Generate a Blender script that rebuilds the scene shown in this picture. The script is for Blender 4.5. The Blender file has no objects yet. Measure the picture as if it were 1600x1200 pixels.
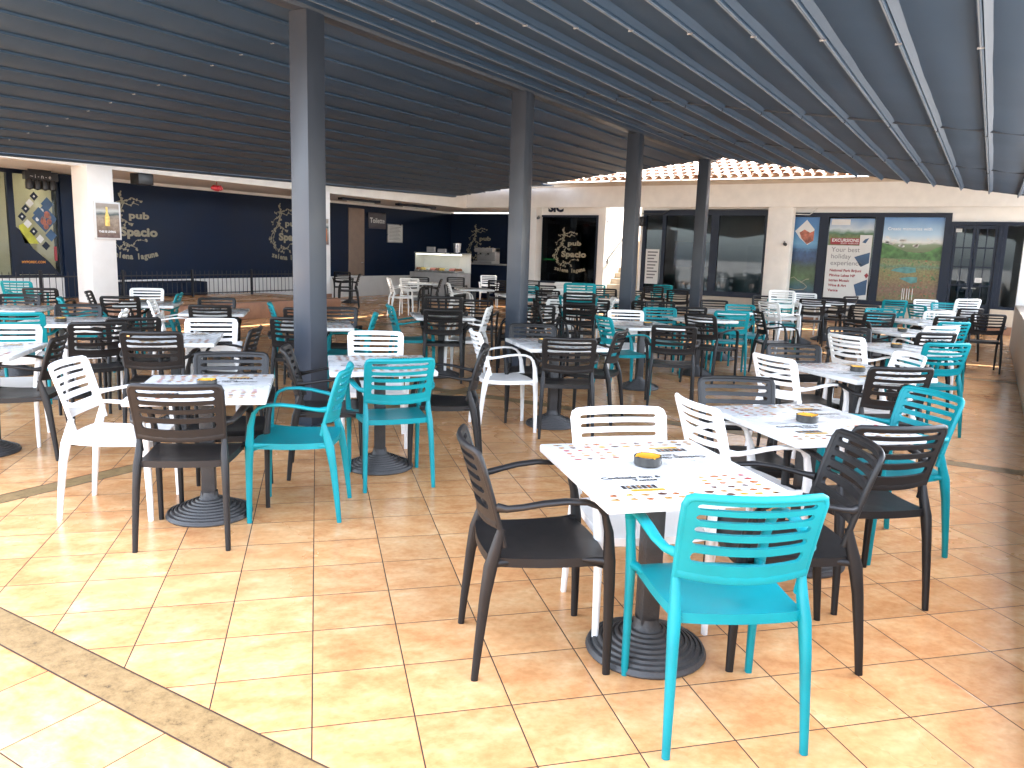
import bpy, bmesh, math, random
from mathutils import Vector, Matrix
R = math.radians
scene = bpy.context.scene
COL = scene.collection
random.seed(7)

# ------------------------------------------------------------------ camera, sky, sun, exposure
cam_d = bpy.data.cameras.new("camera"); cam = bpy.data.objects.new("camera", cam_d); COL.objects.link(cam)
CR, CU, CF = Vector((0.8547, 0.5182, 0.0303)), Vector((-0.1118, 0.1276, 0.9855)), Vector((-0.5068, 0.8457, -0.1670))
CR = CR.normalized(); CF = (CF - CR * CF.dot(CR)).normalized(); CU = CR.cross(CF)
m = Matrix((CR, CU, -CF)).transposed().to_4x4(); m.translation = Vector((1.728, -1.683, 1.55))
cam.matrix_world = m
cam_d.sensor_width = 36; cam_d.lens = 36 * 1226.5 / 1600; cam_d.clip_start = 0.05; cam_d.clip_end = 900
scene.camera = cam
SUNV = Vector((0.19, 0.46, 0.87)).normalized()
w = bpy.data.worlds.new("World"); scene.world = w; w.use_nodes = True
nt = w.node_tree; nt.nodes.clear()
sky = nt.nodes.new('ShaderNodeTexSky'); sky.sky_type = 'NISHITA'; sky.sun_disc = False
sky.sun_elevation = math.asin(SUNV.z); sky.sun_rotation = math.atan2(SUNV.x, SUNV.y)
sky.dust_density = 2.0
bg = nt.nodes.new('ShaderNodeBackground'); bg.inputs[1].default_value = 0.15
ow = nt.nodes.new('ShaderNodeOutputWorld')
hsv = nt.nodes.new('ShaderNodeHueSaturation'); hsv.inputs['Saturation'].default_value = .55
nt.links.new(sky.outputs[0], hsv.inputs['Color']); nt.links.new(hsv.outputs[0], bg.inputs[0]); nt.links.new(bg.outputs[0], ow.inputs[0])
sd = bpy.data.lights.new("sun", 'SUN'); sd.energy = 2.2; sd.angle = R(0.6); sd.color = (1, .95, .87)
so = bpy.data.objects.new("sun", sd); COL.objects.link(so)
so.rotation_euler = SUNV.to_track_quat('Z', 'Y').to_euler()
scene.view_settings.view_transform = 'Standard'; scene.view_settings.look = 'None'
scene.view_settings.exposure = 3.78; scene.view_settings.gamma = 1.0
scene.render.engine = 'CYCLES'
scene.cycles.max_bounces = 8; scene.cycles.diffuse_bounces = 4; scene.cycles.transparent_max_bounces = 16

# ------------------------------------------------------------------ material helpers
def newmat(name):
    mt = bpy.data.materials.new(name); mt.use_nodes = True
    return mt, mt.node_tree, mt.node_tree.nodes['Principled BSDF']
def N(nt, t, **kw):
    n = nt.nodes.new(t)
    for k, v in kw.items():
        if k.startswith('i'):
            n.inputs[int(k[1:])].default_value = v
        else: setattr(n, k, v)
    return n
def ramp(nt, stops, fac=None, interp='LINEAR'):
    r = nt.nodes.new('ShaderNodeValToRGB'); r.color_ramp.interpolation = interp
    e = r.color_ramp.elements
    while len(e) < len(stops): e.new(0.5)
    for i, (p, c) in enumerate(stops): e[i].position = p; e[i].color = (*c, 1)
    if fac is not None: nt.links.new(fac, r.inputs[0])
    return r
def plain(name, col, rough=0.5, metal=0.0, noise=0.08, scale=6, bump=0.0, bscale=60, spec=None, emit=None, coat=0):
    mt, nt, b = newmat(name)
    co = N(nt, 'ShaderNodeTexCoord'); nz = N(nt, 'ShaderNodeTexNoise'); nz.inputs['Scale'].default_value = scale
    nz.inputs['Detail'].default_value = 6
    nt.links.new(co.outputs['Object'], nz.inputs['Vector'])
    lo = tuple(max(0, c * (1 - noise)) for c in col); hi = tuple(min(1, c * (1 + noise)) for c in col)
    r = ramp(nt, [(0.3, lo), (0.7, hi)], nz.outputs[0])
    nt.links.new(r.outputs[0], b.inputs['Base Color'])
    rr = ramp(nt, [(0.3, (rough * .85,) * 3), (0.7, (min(1, rough * 1.15),) * 3)], nz.outputs[0])
    nt.links.new(rr.outputs[0], b.inputs['Roughness'])
    b.inputs['Metallic'].default_value = metal
    if spec is not None: b.inputs['Specular IOR Level'].default_value = spec
    if coat: b.inputs['Coat Weight'].default_value = coat
    if bump:
        n2 = N(nt, 'ShaderNodeTexNoise'); n2.inputs['Scale'].default_value = bscale
        nt.links.new(co.outputs['Object'], n2.inputs['Vector'])
        bp = N(nt, 'ShaderNodeBump'); bp.inputs['Strength'].default_value = bump; bp.inputs['Distance'].default_value = .01
        nt.links.new(n2.outputs[0], bp.inputs['Height']); nt.links.new(bp.outputs[0], b.inputs['Normal'])
    if emit:
        b.inputs['Emission Color'].default_value = (*emit[0], 1); b.inputs['Emission Strength'].default_value = emit[1]
    return mt
M = {}
M['teal'] = plain('teal_plastic', (0.0, 0.20, 0.225), .45, noise=.12, bump=.04, bscale=400, spec=.3)
M['white'] = plain('white_plastic', (.80, .78, .75), .42, noise=.03, bump=.04, bscale=400)
M['dark'] = plain('anthracite_plastic', (.0105, .0092, .0090), .45, noise=.1, bump=.05, bscale=400, spec=.32)
M['table_white'] = plain('table_laminate', (.60, .595, .58), .28, noise=.03)
M['iron'] = plain('cast_iron', (.035, .033, .033), .5, noise=.2, scale=20, bump=.2, bscale=90)
M['menu_text'] = plain('menu_ink', (.035, .03, .028), .4)
M['menu_black'] = plain('menu_black', (.02, .015, .015), .35)
M['menu_yellow'] = plain('menu_yellow', (.50, .27, .01), .4)
M['menu_orange'] = plain('menu_orange', (.40, .11, .02), .4)
M['menu_cream'] = plain('menu_cream', (.42, .21, .06), .4)
M['menu_red'] = plain('menu_red', (.35, .02, .02), .4)
M['menu_brown'] = plain('menu_brown', (.10, .035, .015), .4)
M['menu_grey'] = plain('menu_grey', (.26, .25, .24), .4)
M['ash_out'] = plain('ashtray_black', (.03, .028, .025), .25)
M['ash_in'] = plain('ashtray_gold', (.55, .28, .02), .35, metal=.3)
M['post'] = plain('post_paint', (.025, .034, .050), .45, noise=.08, scale=3)
M['batten'] = plain('batten_aluminium', (.014, .042, .085), .5, noise=.1)
M['lip'] = plain('batten_edge', (.16, .19, .23), .35)
M['render'] = plain('cream_render', (.78, .75, .70), .8, noise=.05, scale=4, bump=.15, bscale=60)
M['render_w'] = plain('white_render', (.72, .70, .67), .8, noise=.05, scale=3, bump=.15, bscale=60)
M['navy'] = plain('navy_panel', (.002, .010, .032), .5, noise=.15, scale=1.5, spec=.25)
M['navyframe'] = plain('navy_frame', (.006, .012, .028), .45, noise=.15, spec=.3)
M['beige'] = plain('beige_logo', (.28, .25, .175), .6, noise=.15, scale=20)
M['plinth'] = plain('terracotta_skirting', (.26, .13, .075), .5, noise=.15, scale=7)
M['sill'] = plain('beige_wall', (.50, .42, .33), .7, noise=.08, scale=5)
M['brown'] = plain('brown_door', (.24, .17, .13), .5, noise=.1)
M['greysign'] = plain('grey_sign', (.07, .065, .075), .4)
M['paper'] = plain('white_paper', (.62, .62, .60), .6, noise=.04)
M['ironfence'] = plain('black_iron', (.012, .012, .016), .45)
M['steel'] = plain('brushed_steel', (.45, .45, .46), .3, metal=.9)
M['blackbox'] = plain('black_casing', (.012, .012, .014), .4)
M['red'] = plain('red_enamel', (.5, .02, .03), .4)
M['floor_in'] = plain('shop_floor', (.30, .26, .22), .4)
M['cream_in'] = plain('shop_interior', (.55, .52, .42), .8, noise=.1, scale=2)
M['soil'] = plain('soil', (.06, .04, .025), .9)
M['leaf'] = plain('leaf_green', (.05, .12, .03), .5, noise=.5, scale=4)
M['blue'] = plain('blue_print', (.035, .085, .17), .5, noise=.3, scale=3)
M['green'] = plain('green_print', (.07, .16, .05), .5, noise=.5, scale=8)
M['skin'] = plain('collage_print', (.36, .12, .08), .6, noise=.6, scale=9)
M['lime'] = plain('lime_print', (.45, .45, .05), .6, noise=.3)
M['redink'] = plain('red_ink', (.28, .025, .035), .5)
M['ink'] = plain('grey_ink', (.16, .16, .17), .5)
M['whiteink'] = plain('white_ink', (.78, .78, .76), .5)
M['orangeink'] = plain('orange_ink', (.75, .28, .03), .5)
M['stair'] = plain('stair_stone', (.42, .35, .27), .7, noise=.12)
M['lakeblue'] = plain('lake_blue_print', (.07, .22, .21), .4, noise=.3, scale=8)
M['cloud'] = plain('cloud_print', (.58, .57, .54), .4, noise=.1)
M['neon'] = plain('green_neon', (.02, .5, .05), .4, emit=((.08, 1, .12), .35))
M['lamp'] = plain('lamp_tube', (.9, .9, .85), .4, emit=((1, .93, .72), .5))
M['lampw'] = plain('shop_lamp', (.9, .9, .85), .4, emit=((1, .88, .6), 1.2))
M['ground'] = plain('pavement', (.42, .37, .31), .8, noise=.15, scale=1)
M['maroon'] = plain('maroon_band', (.10, .03, .035), .5)
M['tube'] = plain('heater_tube', (.6, .6, .58), .3)
M['cake_y'] = plain('ice_cream_yellow', (.8, .55, .15), .5, noise=.3, scale=30)
M['cake_b'] = plain('ice_cream_brown', (.25, .10, .05), .5, noise=.3, scale=30)
M['cake_p'] = plain('ice_cream_pink', (.75, .30, .25), .5, noise=.3, scale=30)
M['case'] = plain('case_panel', (.30, .29, .28), .5)

def roof_tile_mat():
    mt, nt, b = newmat('roof_tile_clay')
    co = N(nt, 'ShaderNodeTexCoord'); nz = N(nt, 'ShaderNodeTexNoise'); nz.inputs['Scale'].default_value = 2.5; nz.inputs['Detail'].default_value = 8
    nt.links.new(co.outputs['Object'], nz.inputs['Vector'])
    r = ramp(nt, [(.3, (.62, .40, .28)), (.5, (.76, .58, .45)), (.7, (.80, .70, .60))], nz.outputs[0])
    nt.links.new(r.outputs[0], b.inputs['Base Color']); b.inputs['Roughness'].default_value = .85
    return mt
M['rooftile'] = roof_tile_mat()

def tile_mat(name, diag):
    """glazed floor tiles 335 mm with thin grout; marbled ochre glaze, each tile its own cloud"""
    mt, nt, b = newmat(name); L = nt.links.new
    geo = N(nt, 'ShaderNodeNewGeometry'); sp = N(nt, 'ShaderNodeSeparateXYZ'); L(geo.outputs['Position'], sp.inputs[0])
    def ma(op, a, c, clamp=False):
        n = N(nt, 'ShaderNodeMath', operation=op, use_clamp=clamp)
        for i, v in enumerate((a, c)):
            if v is None: continue
            if isinstance(v, (int, float)): n.inputs[i].default_value = v
            else: L(v, n.inputs[i])
        return n.outputs[0]
    x, y = sp.outputs[0], sp.outputs[1]
    if diag:
        u = ma('MULTIPLY', ma('ADD', x, y), .70711 / .335); v = ma('MULTIPLY', ma('SUBTRACT', y, x), .70711 / .335)
    else:
        u = ma('MULTIPLY', ma('ADD', x, .363), 1 / .335); v = ma('MULTIPLY', ma('ADD', y, .28), 1 / .335)
    fu, fv = ma('FRACT', u, None), ma('FRACT', v, None)
    du = ma('MINIMUM', fu, ma('SUBTRACT', 1, fu)); dv = ma('MINIMUM', fv, ma('SUBTRACT', 1, fv))
    d = ma('MINIMUM', du, dv)
    grout = ma('LESS_THAN', d, .0072)
    # per tile random
    cb = N(nt, 'ShaderNodeCombineXYZ'); L(ma('FLOOR', u, None), cb.inputs[0]); L(ma('FLOOR', v, None), cb.inputs[1])
    wn = N(nt, 'ShaderNodeTexWhiteNoise', noise_dimensions='3D'); L(cb.outputs[0], wn.inputs['Vector'])
    # local coords for the glaze cloud, stretched
    cv = N(nt, 'ShaderNodeCombineXYZ'); L(u, cv.inputs[0]); L(ma('MULTIPLY', v, 1.6), cv.inputs[1]); L(ma('MULTIPLY', wn.outputs[0], 40), cv.inputs[2])
    n1 = N(nt, 'ShaderNodeTexNoise'); n1.inputs['Scale'].default_value = 1.7; n1.inputs['Detail'].default_value = 9; n1.inputs['Roughness'].default_value = .66
    n1.inputs['Distortion'].default_value = .15
    L(cv.outputs[0], n1.inputs['Vector'])
    r = ramp(nt, [(.28, (.54, .235, .092)), (.46, (.64, .325, .135)), (.60, (.70, .405, .19)), (.76, (.74, .51, .28))], n1.outputs[0])
    n2 = N(nt, 'ShaderNodeTexNoise'); n2.inputs['Scale'].default_value = 34; n2.inputs['Detail'].default_value = 5
    L(geo.outputs['Position'], n2.inputs['Vector'])
    r2 = ramp(nt, [(.35, (.90, .88, .85)), (.6, (1, 1, 1))], n2.outputs[0])
    mx = N(nt, 'ShaderNodeMixRGB', blend_type='MULTIPLY', i0=1.0); L(r.outputs[0], mx.inputs[1]); L(r2.outputs[0], mx.inputs[2])
    hs = N(nt, 'ShaderNodeHueSaturation'); L(ma('ADD', ma('MULTIPLY', wn.outputs[0], .16), .90), hs.inputs['Value']); L(mx.outputs[0], hs.inputs['Color'])
    # large scale soiling
    n3 = N(nt, 'ShaderNodeTexNoise'); n3.inputs['Scale'].default_value = .7; n3.inputs['Detail'].default_value = 6
    L(geo.outputs['Position'], n3.inputs['Vector'])
    r3 = ramp(nt, [(.35, (.84, .80, .77)), (.6, (1, 1, 1))], n3.outputs[0])
    m3 = N(nt, 'ShaderNodeMixRGB', blend_type='MULTIPLY', i0=.7); L(hs.outputs[0], m3.inputs[1]); L(r3.outputs[0], m3.inputs[2])
    gm = N(nt, 'ShaderNodeMixRGB'); L(grout, gm.inputs[0]); L(m3.outputs[0], gm.inputs[1]); gm.inputs[2].default_value = (.030, .014, .008, 1)
    L(gm.outputs[0], b.inputs['Base Color'])
    rg = ramp(nt, [(.3, (.16,) * 3), (.7, (.32,) * 3)], n3.outputs[0])
    rm = N(nt, 'ShaderNodeMixRGB'); L(grout, rm.inputs[0]); L(rg.outputs[0], rm.inputs[1]); rm.inputs[2].default_value = (.9, .9, .9, 1)
    L(rm.outputs[0], b.inputs['Roughness'])
    edge = ma('MULTIPLY', ma('MINIMUM', d, .02), 50)
    hh = ma('ADD', edge, ma('MULTIPLY', n1.outputs[0], .25))
    bp = N(nt, 'ShaderNodeBump'); bp.inputs['Strength'].default_value = .25; bp.inputs['Distance'].default_value = .003
    L(hh, bp.inputs['Height']); L(bp.outputs[0], b.inputs['Normal'])
    return mt
M['tile_d'] = tile_mat('floor_tile_diagonal', True); M['tile_s'] = tile_mat('floor_tile_straight', False)

def band_mat():
    mt, nt, b = newmat('floor_band_stone'); L = nt.links.new
    geo = N(nt, 'ShaderNodeNewGeometry')
    n1 = N(nt, 'ShaderNodeTexNoise'); n1.inputs['Scale'].default_value = 16; n1.inputs['Detail'].default_value = 14; n1.inputs['Roughness'].default_value = .85
    L(geo.outputs['Position'], n1.inputs['Vector'])
    r = ramp(nt, [(.36, (.05, .03, .015)), (.45, (.20, .125, .05)), (.58, (.285, .185, .08)), (.75, (.36, .25, .12))], n1.outputs[0])
    L(r.outputs[0], b.inputs['Base Color']); b.inputs['Roughness'].default_value = .45
    return mt
M['band'] = band_mat()

def fabric_mat():
    mt, nt, b = newmat('awning_membrane'); L = nt.links.new
    co = N(nt, 'ShaderNodeTexCoord')
    n1 = N(nt, 'ShaderNodeTexNoise'); n1.inputs['Scale'].default_value = 1.2; n1.inputs['Detail'].default_value = 6
    L(co.outputs['Object'], n1.inputs['Vector'])
    r = ramp(nt, [(.3, (.018, .047, .094)), (.7, (.027, .060, .114))], n1.outputs[0])
    L(r.outputs[0], b.inputs['Base Color']); b.inputs['Roughness'].default_value = .55
    n2 = N(nt, 'ShaderNodeTexNoise'); n2.inputs['Scale'].default_value = 260; L(co.outputs['Object'], n2.inputs['Vector'])
    bp = N(nt, 'ShaderNodeBump'); bp.inputs['Strength'].default_value = .12; bp.inputs['Distance'].default_value = .003
    L(n2.outputs[0], bp.inputs['Height']); L(bp.outputs[0], b.inputs['Normal'])
    return mt
M['fabric'] = fabric_mat()

def glass_mat(name, tint, refl=.5, tr=.5):
    mt = bpy.data.materials.new(name); mt.use_nodes = True; nt = mt.node_tree; nt.nodes.clear(); L = nt.links.new
    o = N(nt, 'ShaderNodeOutputMaterial'); t = N(nt, 'ShaderNodeBsdfTransparent'); t.inputs[0].default_value = (*tint, 1)
    g = N(nt, 'ShaderNodeBsdfGlossy'); g.inputs['Roughness'].default_value = .02; g.inputs[0].default_value = (.55, .60, .66, 1)
    lw = N(nt, 'ShaderNodeLayerWeight'); lw.inputs[0].default_value = refl
    mx = N(nt, 'ShaderNodeMixShader'); L(lw.outputs[0], mx.inputs[0]); L(t.outputs[0], mx.inputs[1]); L(g.outputs[0], mx.inputs[2])
    L(mx.outputs[0], o.inputs[0]); return mt
M['glass'] = glass_mat('shop_glass', (.55, .6, .62), .32)
M['glassd'] = glass_mat('tinted_glass', (.10, .14, .18), .25)
M['glassc'] = glass_mat('case_glass', (.9, .93, .93), .2)

def landscape(name, stops, scale, amt, fine):
    mt, nt, b = newmat(name); L = nt.links.new
    co = N(nt, 'ShaderNodeTexCoord'); sp = N(nt, 'ShaderNodeSeparateXYZ'); L(co.outputs['Generated'], sp.inputs[0])
    n1 = N(nt, 'ShaderNodeTexNoise'); n1.inputs['Scale'].default_value = scale; n1.inputs['Detail'].default_value = 8; L(co.outputs['Object'], n1.inputs['Vector'])
    m1 = N(nt, 'ShaderNodeMath', operation='MULTIPLY_ADD'); L(n1.outputs[0], m1.inputs[0]); m1.inputs[1].default_value = amt
    s = N(nt, 'ShaderNodeMath', operation='SUBTRACT'); L(sp.outputs[2], s.inputs[0]); s.inputs[1].default_value = amt * .5
    L(s.outputs[0], m1.inputs[2])
    r = ramp(nt, [(p_, tuple(min(.8, .85 * q_ + .01) for q_ in c_)) for p_, c_ in stops], m1.outputs[0])
    n2 = N(nt, 'ShaderNodeTexNoise'); n2.inputs['Scale'].default_value = fine; n2.inputs['Detail'].default_value = 8; n2.inputs['Roughness'].default_value = .7; L(co.outputs['Object'], n2.inputs['Vector'])
    r2 = ramp(nt, [(.35, (.55, .5, .45)), (.62, (1.0, 1.0, 1.0))], n2.outputs[0])
    lt = N(nt, 'ShaderNodeMath', operation='LESS_THAN'); L(sp.outputs[2], lt.inputs[0]); lt.inputs[1].default_value = .60
    mx = N(nt, 'ShaderNodeMixRGB', blend_type='MULTIPLY'); L(lt.outputs[0], mx.inputs[0]); L(r.outputs[0], mx.inputs[1]); L(r2.outputs[0], mx.inputs[2])
    L(mx.outputs[0], b.inputs['Base Color']); b.inputs['Roughness'].default_value = .35
    return mt
M['lake'] = landscape('lake_print', [(0, (.20, .17, .05)), (.14, (.24, .13, .08)), (.28, (.26, .20, .07)), (.38, (.26, .24, .08)), (.43, (.13, .24, .13)), (.46, (.24, .26, .10)), (.62, (.13, .17, .07)), (.68, (.20, .26, .14)), (.71, (.72, .72, .68)), (.80, (.42, .60, .76)), (1, (.06, .20, .46))], 3, .07, 22)
M['island'] = landscape('island_print', [(0, (.01, .03, .10)), (.10, (.02, .10, .12)), (.22, (.08, .16, .05)), (.36, (.05, .10, .05)), (.44, (.02, .06, .16)), (.56, (.02, .09, .25)), (.66, (.12, .34, .56)), (.8, (.05, .22, .46)), (1, (.02, .13, .36))], 3, .08, 6)
M['hills'] = landscape('hills_print', [(0, (.35, .40, .40)), (.25, (.10, .20, .05)), (.5, (.22, .26, .06)), (.62, (.07, .18, .08)), (.72, (.55, .62, .66)), (1, (.10, .25, .5))], 4, .2, 10)
M['restaurant'] = landscape('food_print', [(0, (.16, .09, .08)), (.25, (.30, .22, .16)), (.5, (.45, .36, .27)), (.62, (.30, .26, .20)), (.68, (.05, .08, .08)), (.78, (.55, .55, .5)), (.88, (.30, .25, .2)), (1, (.35, .3, .25))], 6, .15, 12)

# ------------------------------------------------------------------ mesh builder
class MB:
    def __init__(s): s.v = []; s.f = []; s.mi = []
    def add(s, vs, fs, mi=0):
        o = len(s.v); s.v += [tuple(v) for v in vs]; s.f += [tuple(i + o for i in f) for f in fs]; s.mi += [mi] * len(fs); return s
    def box(s, x0, x1, y0, y1, z0, z1, mi=0, bev=0.0):
        x0, x1 = min(x0, x1), max(x0, x1); y0, y1 = min(y0, y1), max(y0, y1); z0, z1 = min(z0, z1), max(z0, z1)
        if bev <= 0:
            vs = [(x, y, z) for z in (z0, z1) for y in (y0, y1) for x in (x0, x1)]
            return s.add(vs, [(0, 2, 3, 1), (4, 5, 7, 6), (0, 1, 5, 4), (2, 6, 7, 3), (0, 4, 6, 2), (1, 3, 7, 5)], mi)
        b = bmesh.new(); bmesh.ops.create_cube(b, size=1)
        for v in b.verts: v.co = Vector((x0 + (v.co.x + .5) * (x1 - x0), y0 + (v.co.y + .5) * (y1 - y0), z0 + (v.co.z + .5) * (z1 - z0)))
        bmesh.ops.bevel(b, geom=b.edges[:], offset=bev, segments=2, profile=.5, affect='EDGES')
        b.verts.index_update(); s.add([v.co[:] for v in b.verts], [[v.index for v in f.verts] for f in b.faces], mi); b.free(); return s
    def tube(s, pts, rad, n=8, mi=0, cap=True, up=Vector((0, 0, 1)), sq=2.0):
        """sweep a superellipse (rx, ry) along pts; rad = list of (rx, ry) or floats"""
        pts = [Vector(p) for p in pts]; k = len(pts); vs = []
        for i, p in enumerate(pts):
            t = (pts[min(i + 1, k - 1)] - pts[max(i - 1, 0)]).normalized()
            r = rad[i] if isinstance(rad, (list, tuple)) else rad
            rx, ry = r if isinstance(r, (list, tuple)) else (r, r)
            a = up.cross(t)
            if a.length < 1e-4: a = Vector((1, 0, 0))
            a.normalize(); c = t.cross(a)
            for j in range(n):
                th = 2 * math.pi * j / n + math.pi / n; ct, st = math.cos(th), math.sin(th)
                e = 2 / sq
                vs.append(p + a * (rx * math.copysign(abs(ct) ** e, ct)) + c * (ry * math.copysign(abs(st) ** e, st)))
        fs = [(i * n + j, i * n + (j + 1) % n, (i + 1) * n + (j + 1) % n, (i + 1) * n + j) for i in range(k - 1) for j in range(n)]
        if cap: fs += [tuple(range(n - 1, -1, -1)), tuple((k - 1) * n + j for j in range(n))]
        return s.add(vs, fs, mi)
    def lathe(s, prof, n=32, mi=0, cx=0, cy=0):
        vs = []; k = len(prof)
        for r, z in prof:
            for j in range(n): a = 2 * math.pi * j / n; vs.append((cx + r * math.cos(a), cy + r * math.sin(a), z))
        fs = [(i * n + j, i * n + (j + 1) % n, (i + 1) * n + (j + 1) % n, (i + 1) * n + j) for i in range(k - 1) for j in range(n)]
        return s.add(vs, fs, mi)
    def poly(s, pts, mi=0): return s.add(pts, [tuple(range(len(pts)))], mi)
    def grid(s, fn, nu, nv, mi=0):
        vs = [fn(i / nu, j / nv) for j in range(nv + 1) for i in range(nu + 1)]
        return s.add(vs, [(j * (nu + 1) + i, j * (nu + 1) + i + 1, (j + 1) * (nu + 1) + i + 1, (j + 1) * (nu + 1) + i) for j in range(nv) for i in range(nu)], mi)
    def text(s, body, size, mtx, mi=0, bold=0.0, align='LEFT', thick=0.0, space=1.0):
        c = bpy.data.curves.new('t', 'FONT'); c.body = body; c.size = size; c.offset = bold; c.align_x = align; c.resolution_u = 3; c.extrude = thick; c.space_character = space
        o = bpy.data.objects.new('t', c); COL.objects.link(o); bpy.context.view_layer.update()
        me = bpy.data.meshes.new_from_object(o.evaluated_get(bpy.context.evaluated_depsgraph_get()))
        s.add([mtx @ v.co for v in me.vertices], [tuple(p.vertices) for p in me.polygons], mi)
        COL.objects.unlink(o); bpy.data.objects.remove(o); bpy.data.curves.remove(c); bpy.data.meshes.remove(me); return s
    def mesh(s, name, mats, smooth=False, angle=40):
        me = bpy.data.meshes.new(name); me.from_pydata(s.v, [], s.f)
        for mt in (mats if isinstance(mats, (list, tuple)) else [mats]): me.materials.append(M[mt] if isinstance(mt, str) else mt)
        for p, i in zip(me.polygons, s.mi): p.material_index = i
        b = bmesh.new(); b.from_mesh(me); bmesh.ops.recalc_face_normals(b, faces=b.faces[:]); b.to_mesh(me); b.free()
        if smooth:
            for p in me.polygons: p.use_smooth = True
            me.set_sharp_from_angle(angle=R(angle))
        me.update(); return me

def link(name, me, parent=None, loc=None, rz=None):
    o = bpy.data.objects.new(name, me); COL.objects.link(o)
    if parent: o.parent = parent
    if loc: o.location = loc
    if rz is not None: o.rotation_euler = (0, 0, rz)
    return o
def put(name, mb, mats, parent=None, smooth=False, angle=40): return link(name, mb.mesh(name, mats, smooth, angle), parent)
def tag(o, label, cat, group=None):
    o['label'] = label; o['category'] = cat
    if group: o['group'] = group
    return o
def thing(name, label, cat, loc=(0, 0, 0), rz=0.0, group=None):
    o = bpy.data.objects.new(name, None); COL.objects.link(o); o.location = loc; o.rotation_euler = (0, 0, rz); o.empty_display_size = .2
    return tag(o, label, cat, group)
def struct(name, mb, mats, **k):
    o = put(name, mb, mats, **k); o['kind'] = 'structure'; return o
def frame_m(origin, right, up):
    r = Vector(right).normalized(); u = Vector(up).normalized(); n = r.cross(u)
    mm = Matrix((r, u, n)).transposed().to_4x4(); mm.translation = Vector(origin); return mm
FX = lambda y, x, z: frame_m((x, y, z), (1, 0, 0), (0, 0, 1))      # writing on a wall that faces -Y
FY = lambda x, y, z: frame_m((x, y, z), (0, 1, 0), (0, 0, 1))      # writing on a wall that faces +X

# ------------------------------------------------------------------ the ground and the terrace floor
g = MB(); g.poly([(-300, -300, -.06), (300, -300, -.06), (300, 300, -.06), (-300, 300, -.06)])
struct('ground', g, 'ground')
fl = MB()
xs = [-15.3, -8.78, -8.62, -3.25, -3.09, 2.3]; ys = [-8, -5.86, -5.70, -.28, -.12, 5.22, 5.38, 10.72, 10.88, 23.2]
for i in range(len(xs) - 1):
    for j in range(len(ys) - 1):
        bandx = i in (1, 3); bandy = j in (1, 3, 5, 7)
        mi = 2 if (bandx or bandy) else (1 if j < 3 else 0)
        fl.poly([(xs[i], ys[j], 0), (xs[i + 1], ys[j], 0), (xs[i + 1], ys[j + 1], 0), (xs[i], ys[j + 1], 0)], mi)
for x in (xs[1], xs[2], xs[3], xs[4]): fl.poly([(x - .003, ys[0], .0015), (x + .003, ys[0], .0015), (x + .003, ys[-1], .0015), (x - .003, ys[-1], .0015)], 3)
for y in ys[1:-1]: fl.poly([(xs[0], y - .003, .0018), (xs[-1], y - .003, .0018), (xs[-1], y + .003, .0018), (xs[0], y + .003, .0018)], 3)
M['joint'] = plain('dark_joint', (.05, .022, .012), .8)
struct('tiled_floor', fl, ['tile_d', 'tile_s', 'band', 'joint'])

# ------------------------------------------------------------------ pergola
RX, YE, YN = -3.25, 14.0, 0.85
def zb(x, y):                          # underside of the battens
    if x > RX: return 3.458 - .152 * (x - RX)
    d = RX - x
    return 3.43 - .106 * d - .2 * (14 - y) / 10 * d / 6.2
per = thing('pergola', 'big dark grey fabric roofed pergola on a row of square posts over all the tables', 'pergola', (RX, 6.5, 0))
def pput(name, mb, mats, **k):
    o = put(name, mb, mats, per, **k)
    o.data.transform(Matrix.Translation((-RX, -6.5, 0))); return o
for py in (3.21, 6.68, 10.15, 13.63):
    b = MB(); b.box(RX - .1, RX + .1, py - .1, py + .1, 0, 3.40, bev=.006)
    po = pput('post', b, 'post', smooth=True)
    b = MB(); b.box(RX - .13, RX + .13, py - .13, py + .13, 0.001, .008)
    for sx in (-1, 1):
        for sy in (-1, 1): b.lathe([(0, .024), (.008, .024), (.008, .008)], 8, 0, RX + sx * .115, py + sy * .115)
    f_ = put('base_plate', b, 'post', po); f_.data.transform(Matrix.Translation((-RX, -6.5, 0)))
b = MB(); b.box(RX - .07, RX + .07, YN, YE + .15, 3.40, 3.56, bev=.004); pput('ridge_beam', b, 'post', smooth=True)
bx = [1.954 + .418 * k for k in (1, 0)] + [1.954 - .418 * k for k in range(1, 13)]
lx = [-6.91 + .412 * k for k in range(8, -7, -1)]
xmin = lx[-1]; xmax = bx[0]
def FH(x): return .066 if x > RX else .026
def batten(x):
    b = MB(); n = 16
    vs = []
    h_ = FH(x) - .004
    for i in range(n + 1):
        y = YN + (YE - YN) * i / n; z = zb(x, y)
        for dx, dz in ((-.011, .008), (-.007, 0), (.007, 0), (.011, .008), (.011, h_), (-.011, h_)): vs.append((x + dx, y, z + dz))
    fs = [(i * 6 + j, i * 6 + (j + 1) % 6, (i + 1) * 6 + (j + 1) % 6, (i + 1) * 6 + j) for i in range(n) for j in range(6)]
    fs += [tuple(range(6)), tuple(n * 6 + j for j in range(6))]
    b.add(vs, fs)
    if x > RX:
        b.box(x - .004, x + .004, YN, YE, 0, .0018, 1)
        b.v[-8:] = [(p[0], p[1], p[2] + zb(x, p[1]) - .002) for p in b.v[-8:]]
    return b
for x in bx + lx: pput('batten', batten(x), ['batten', 'lip'])
allx = sorted(bx + lx)
b = MB()
rnd = random.Random(3)
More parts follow.
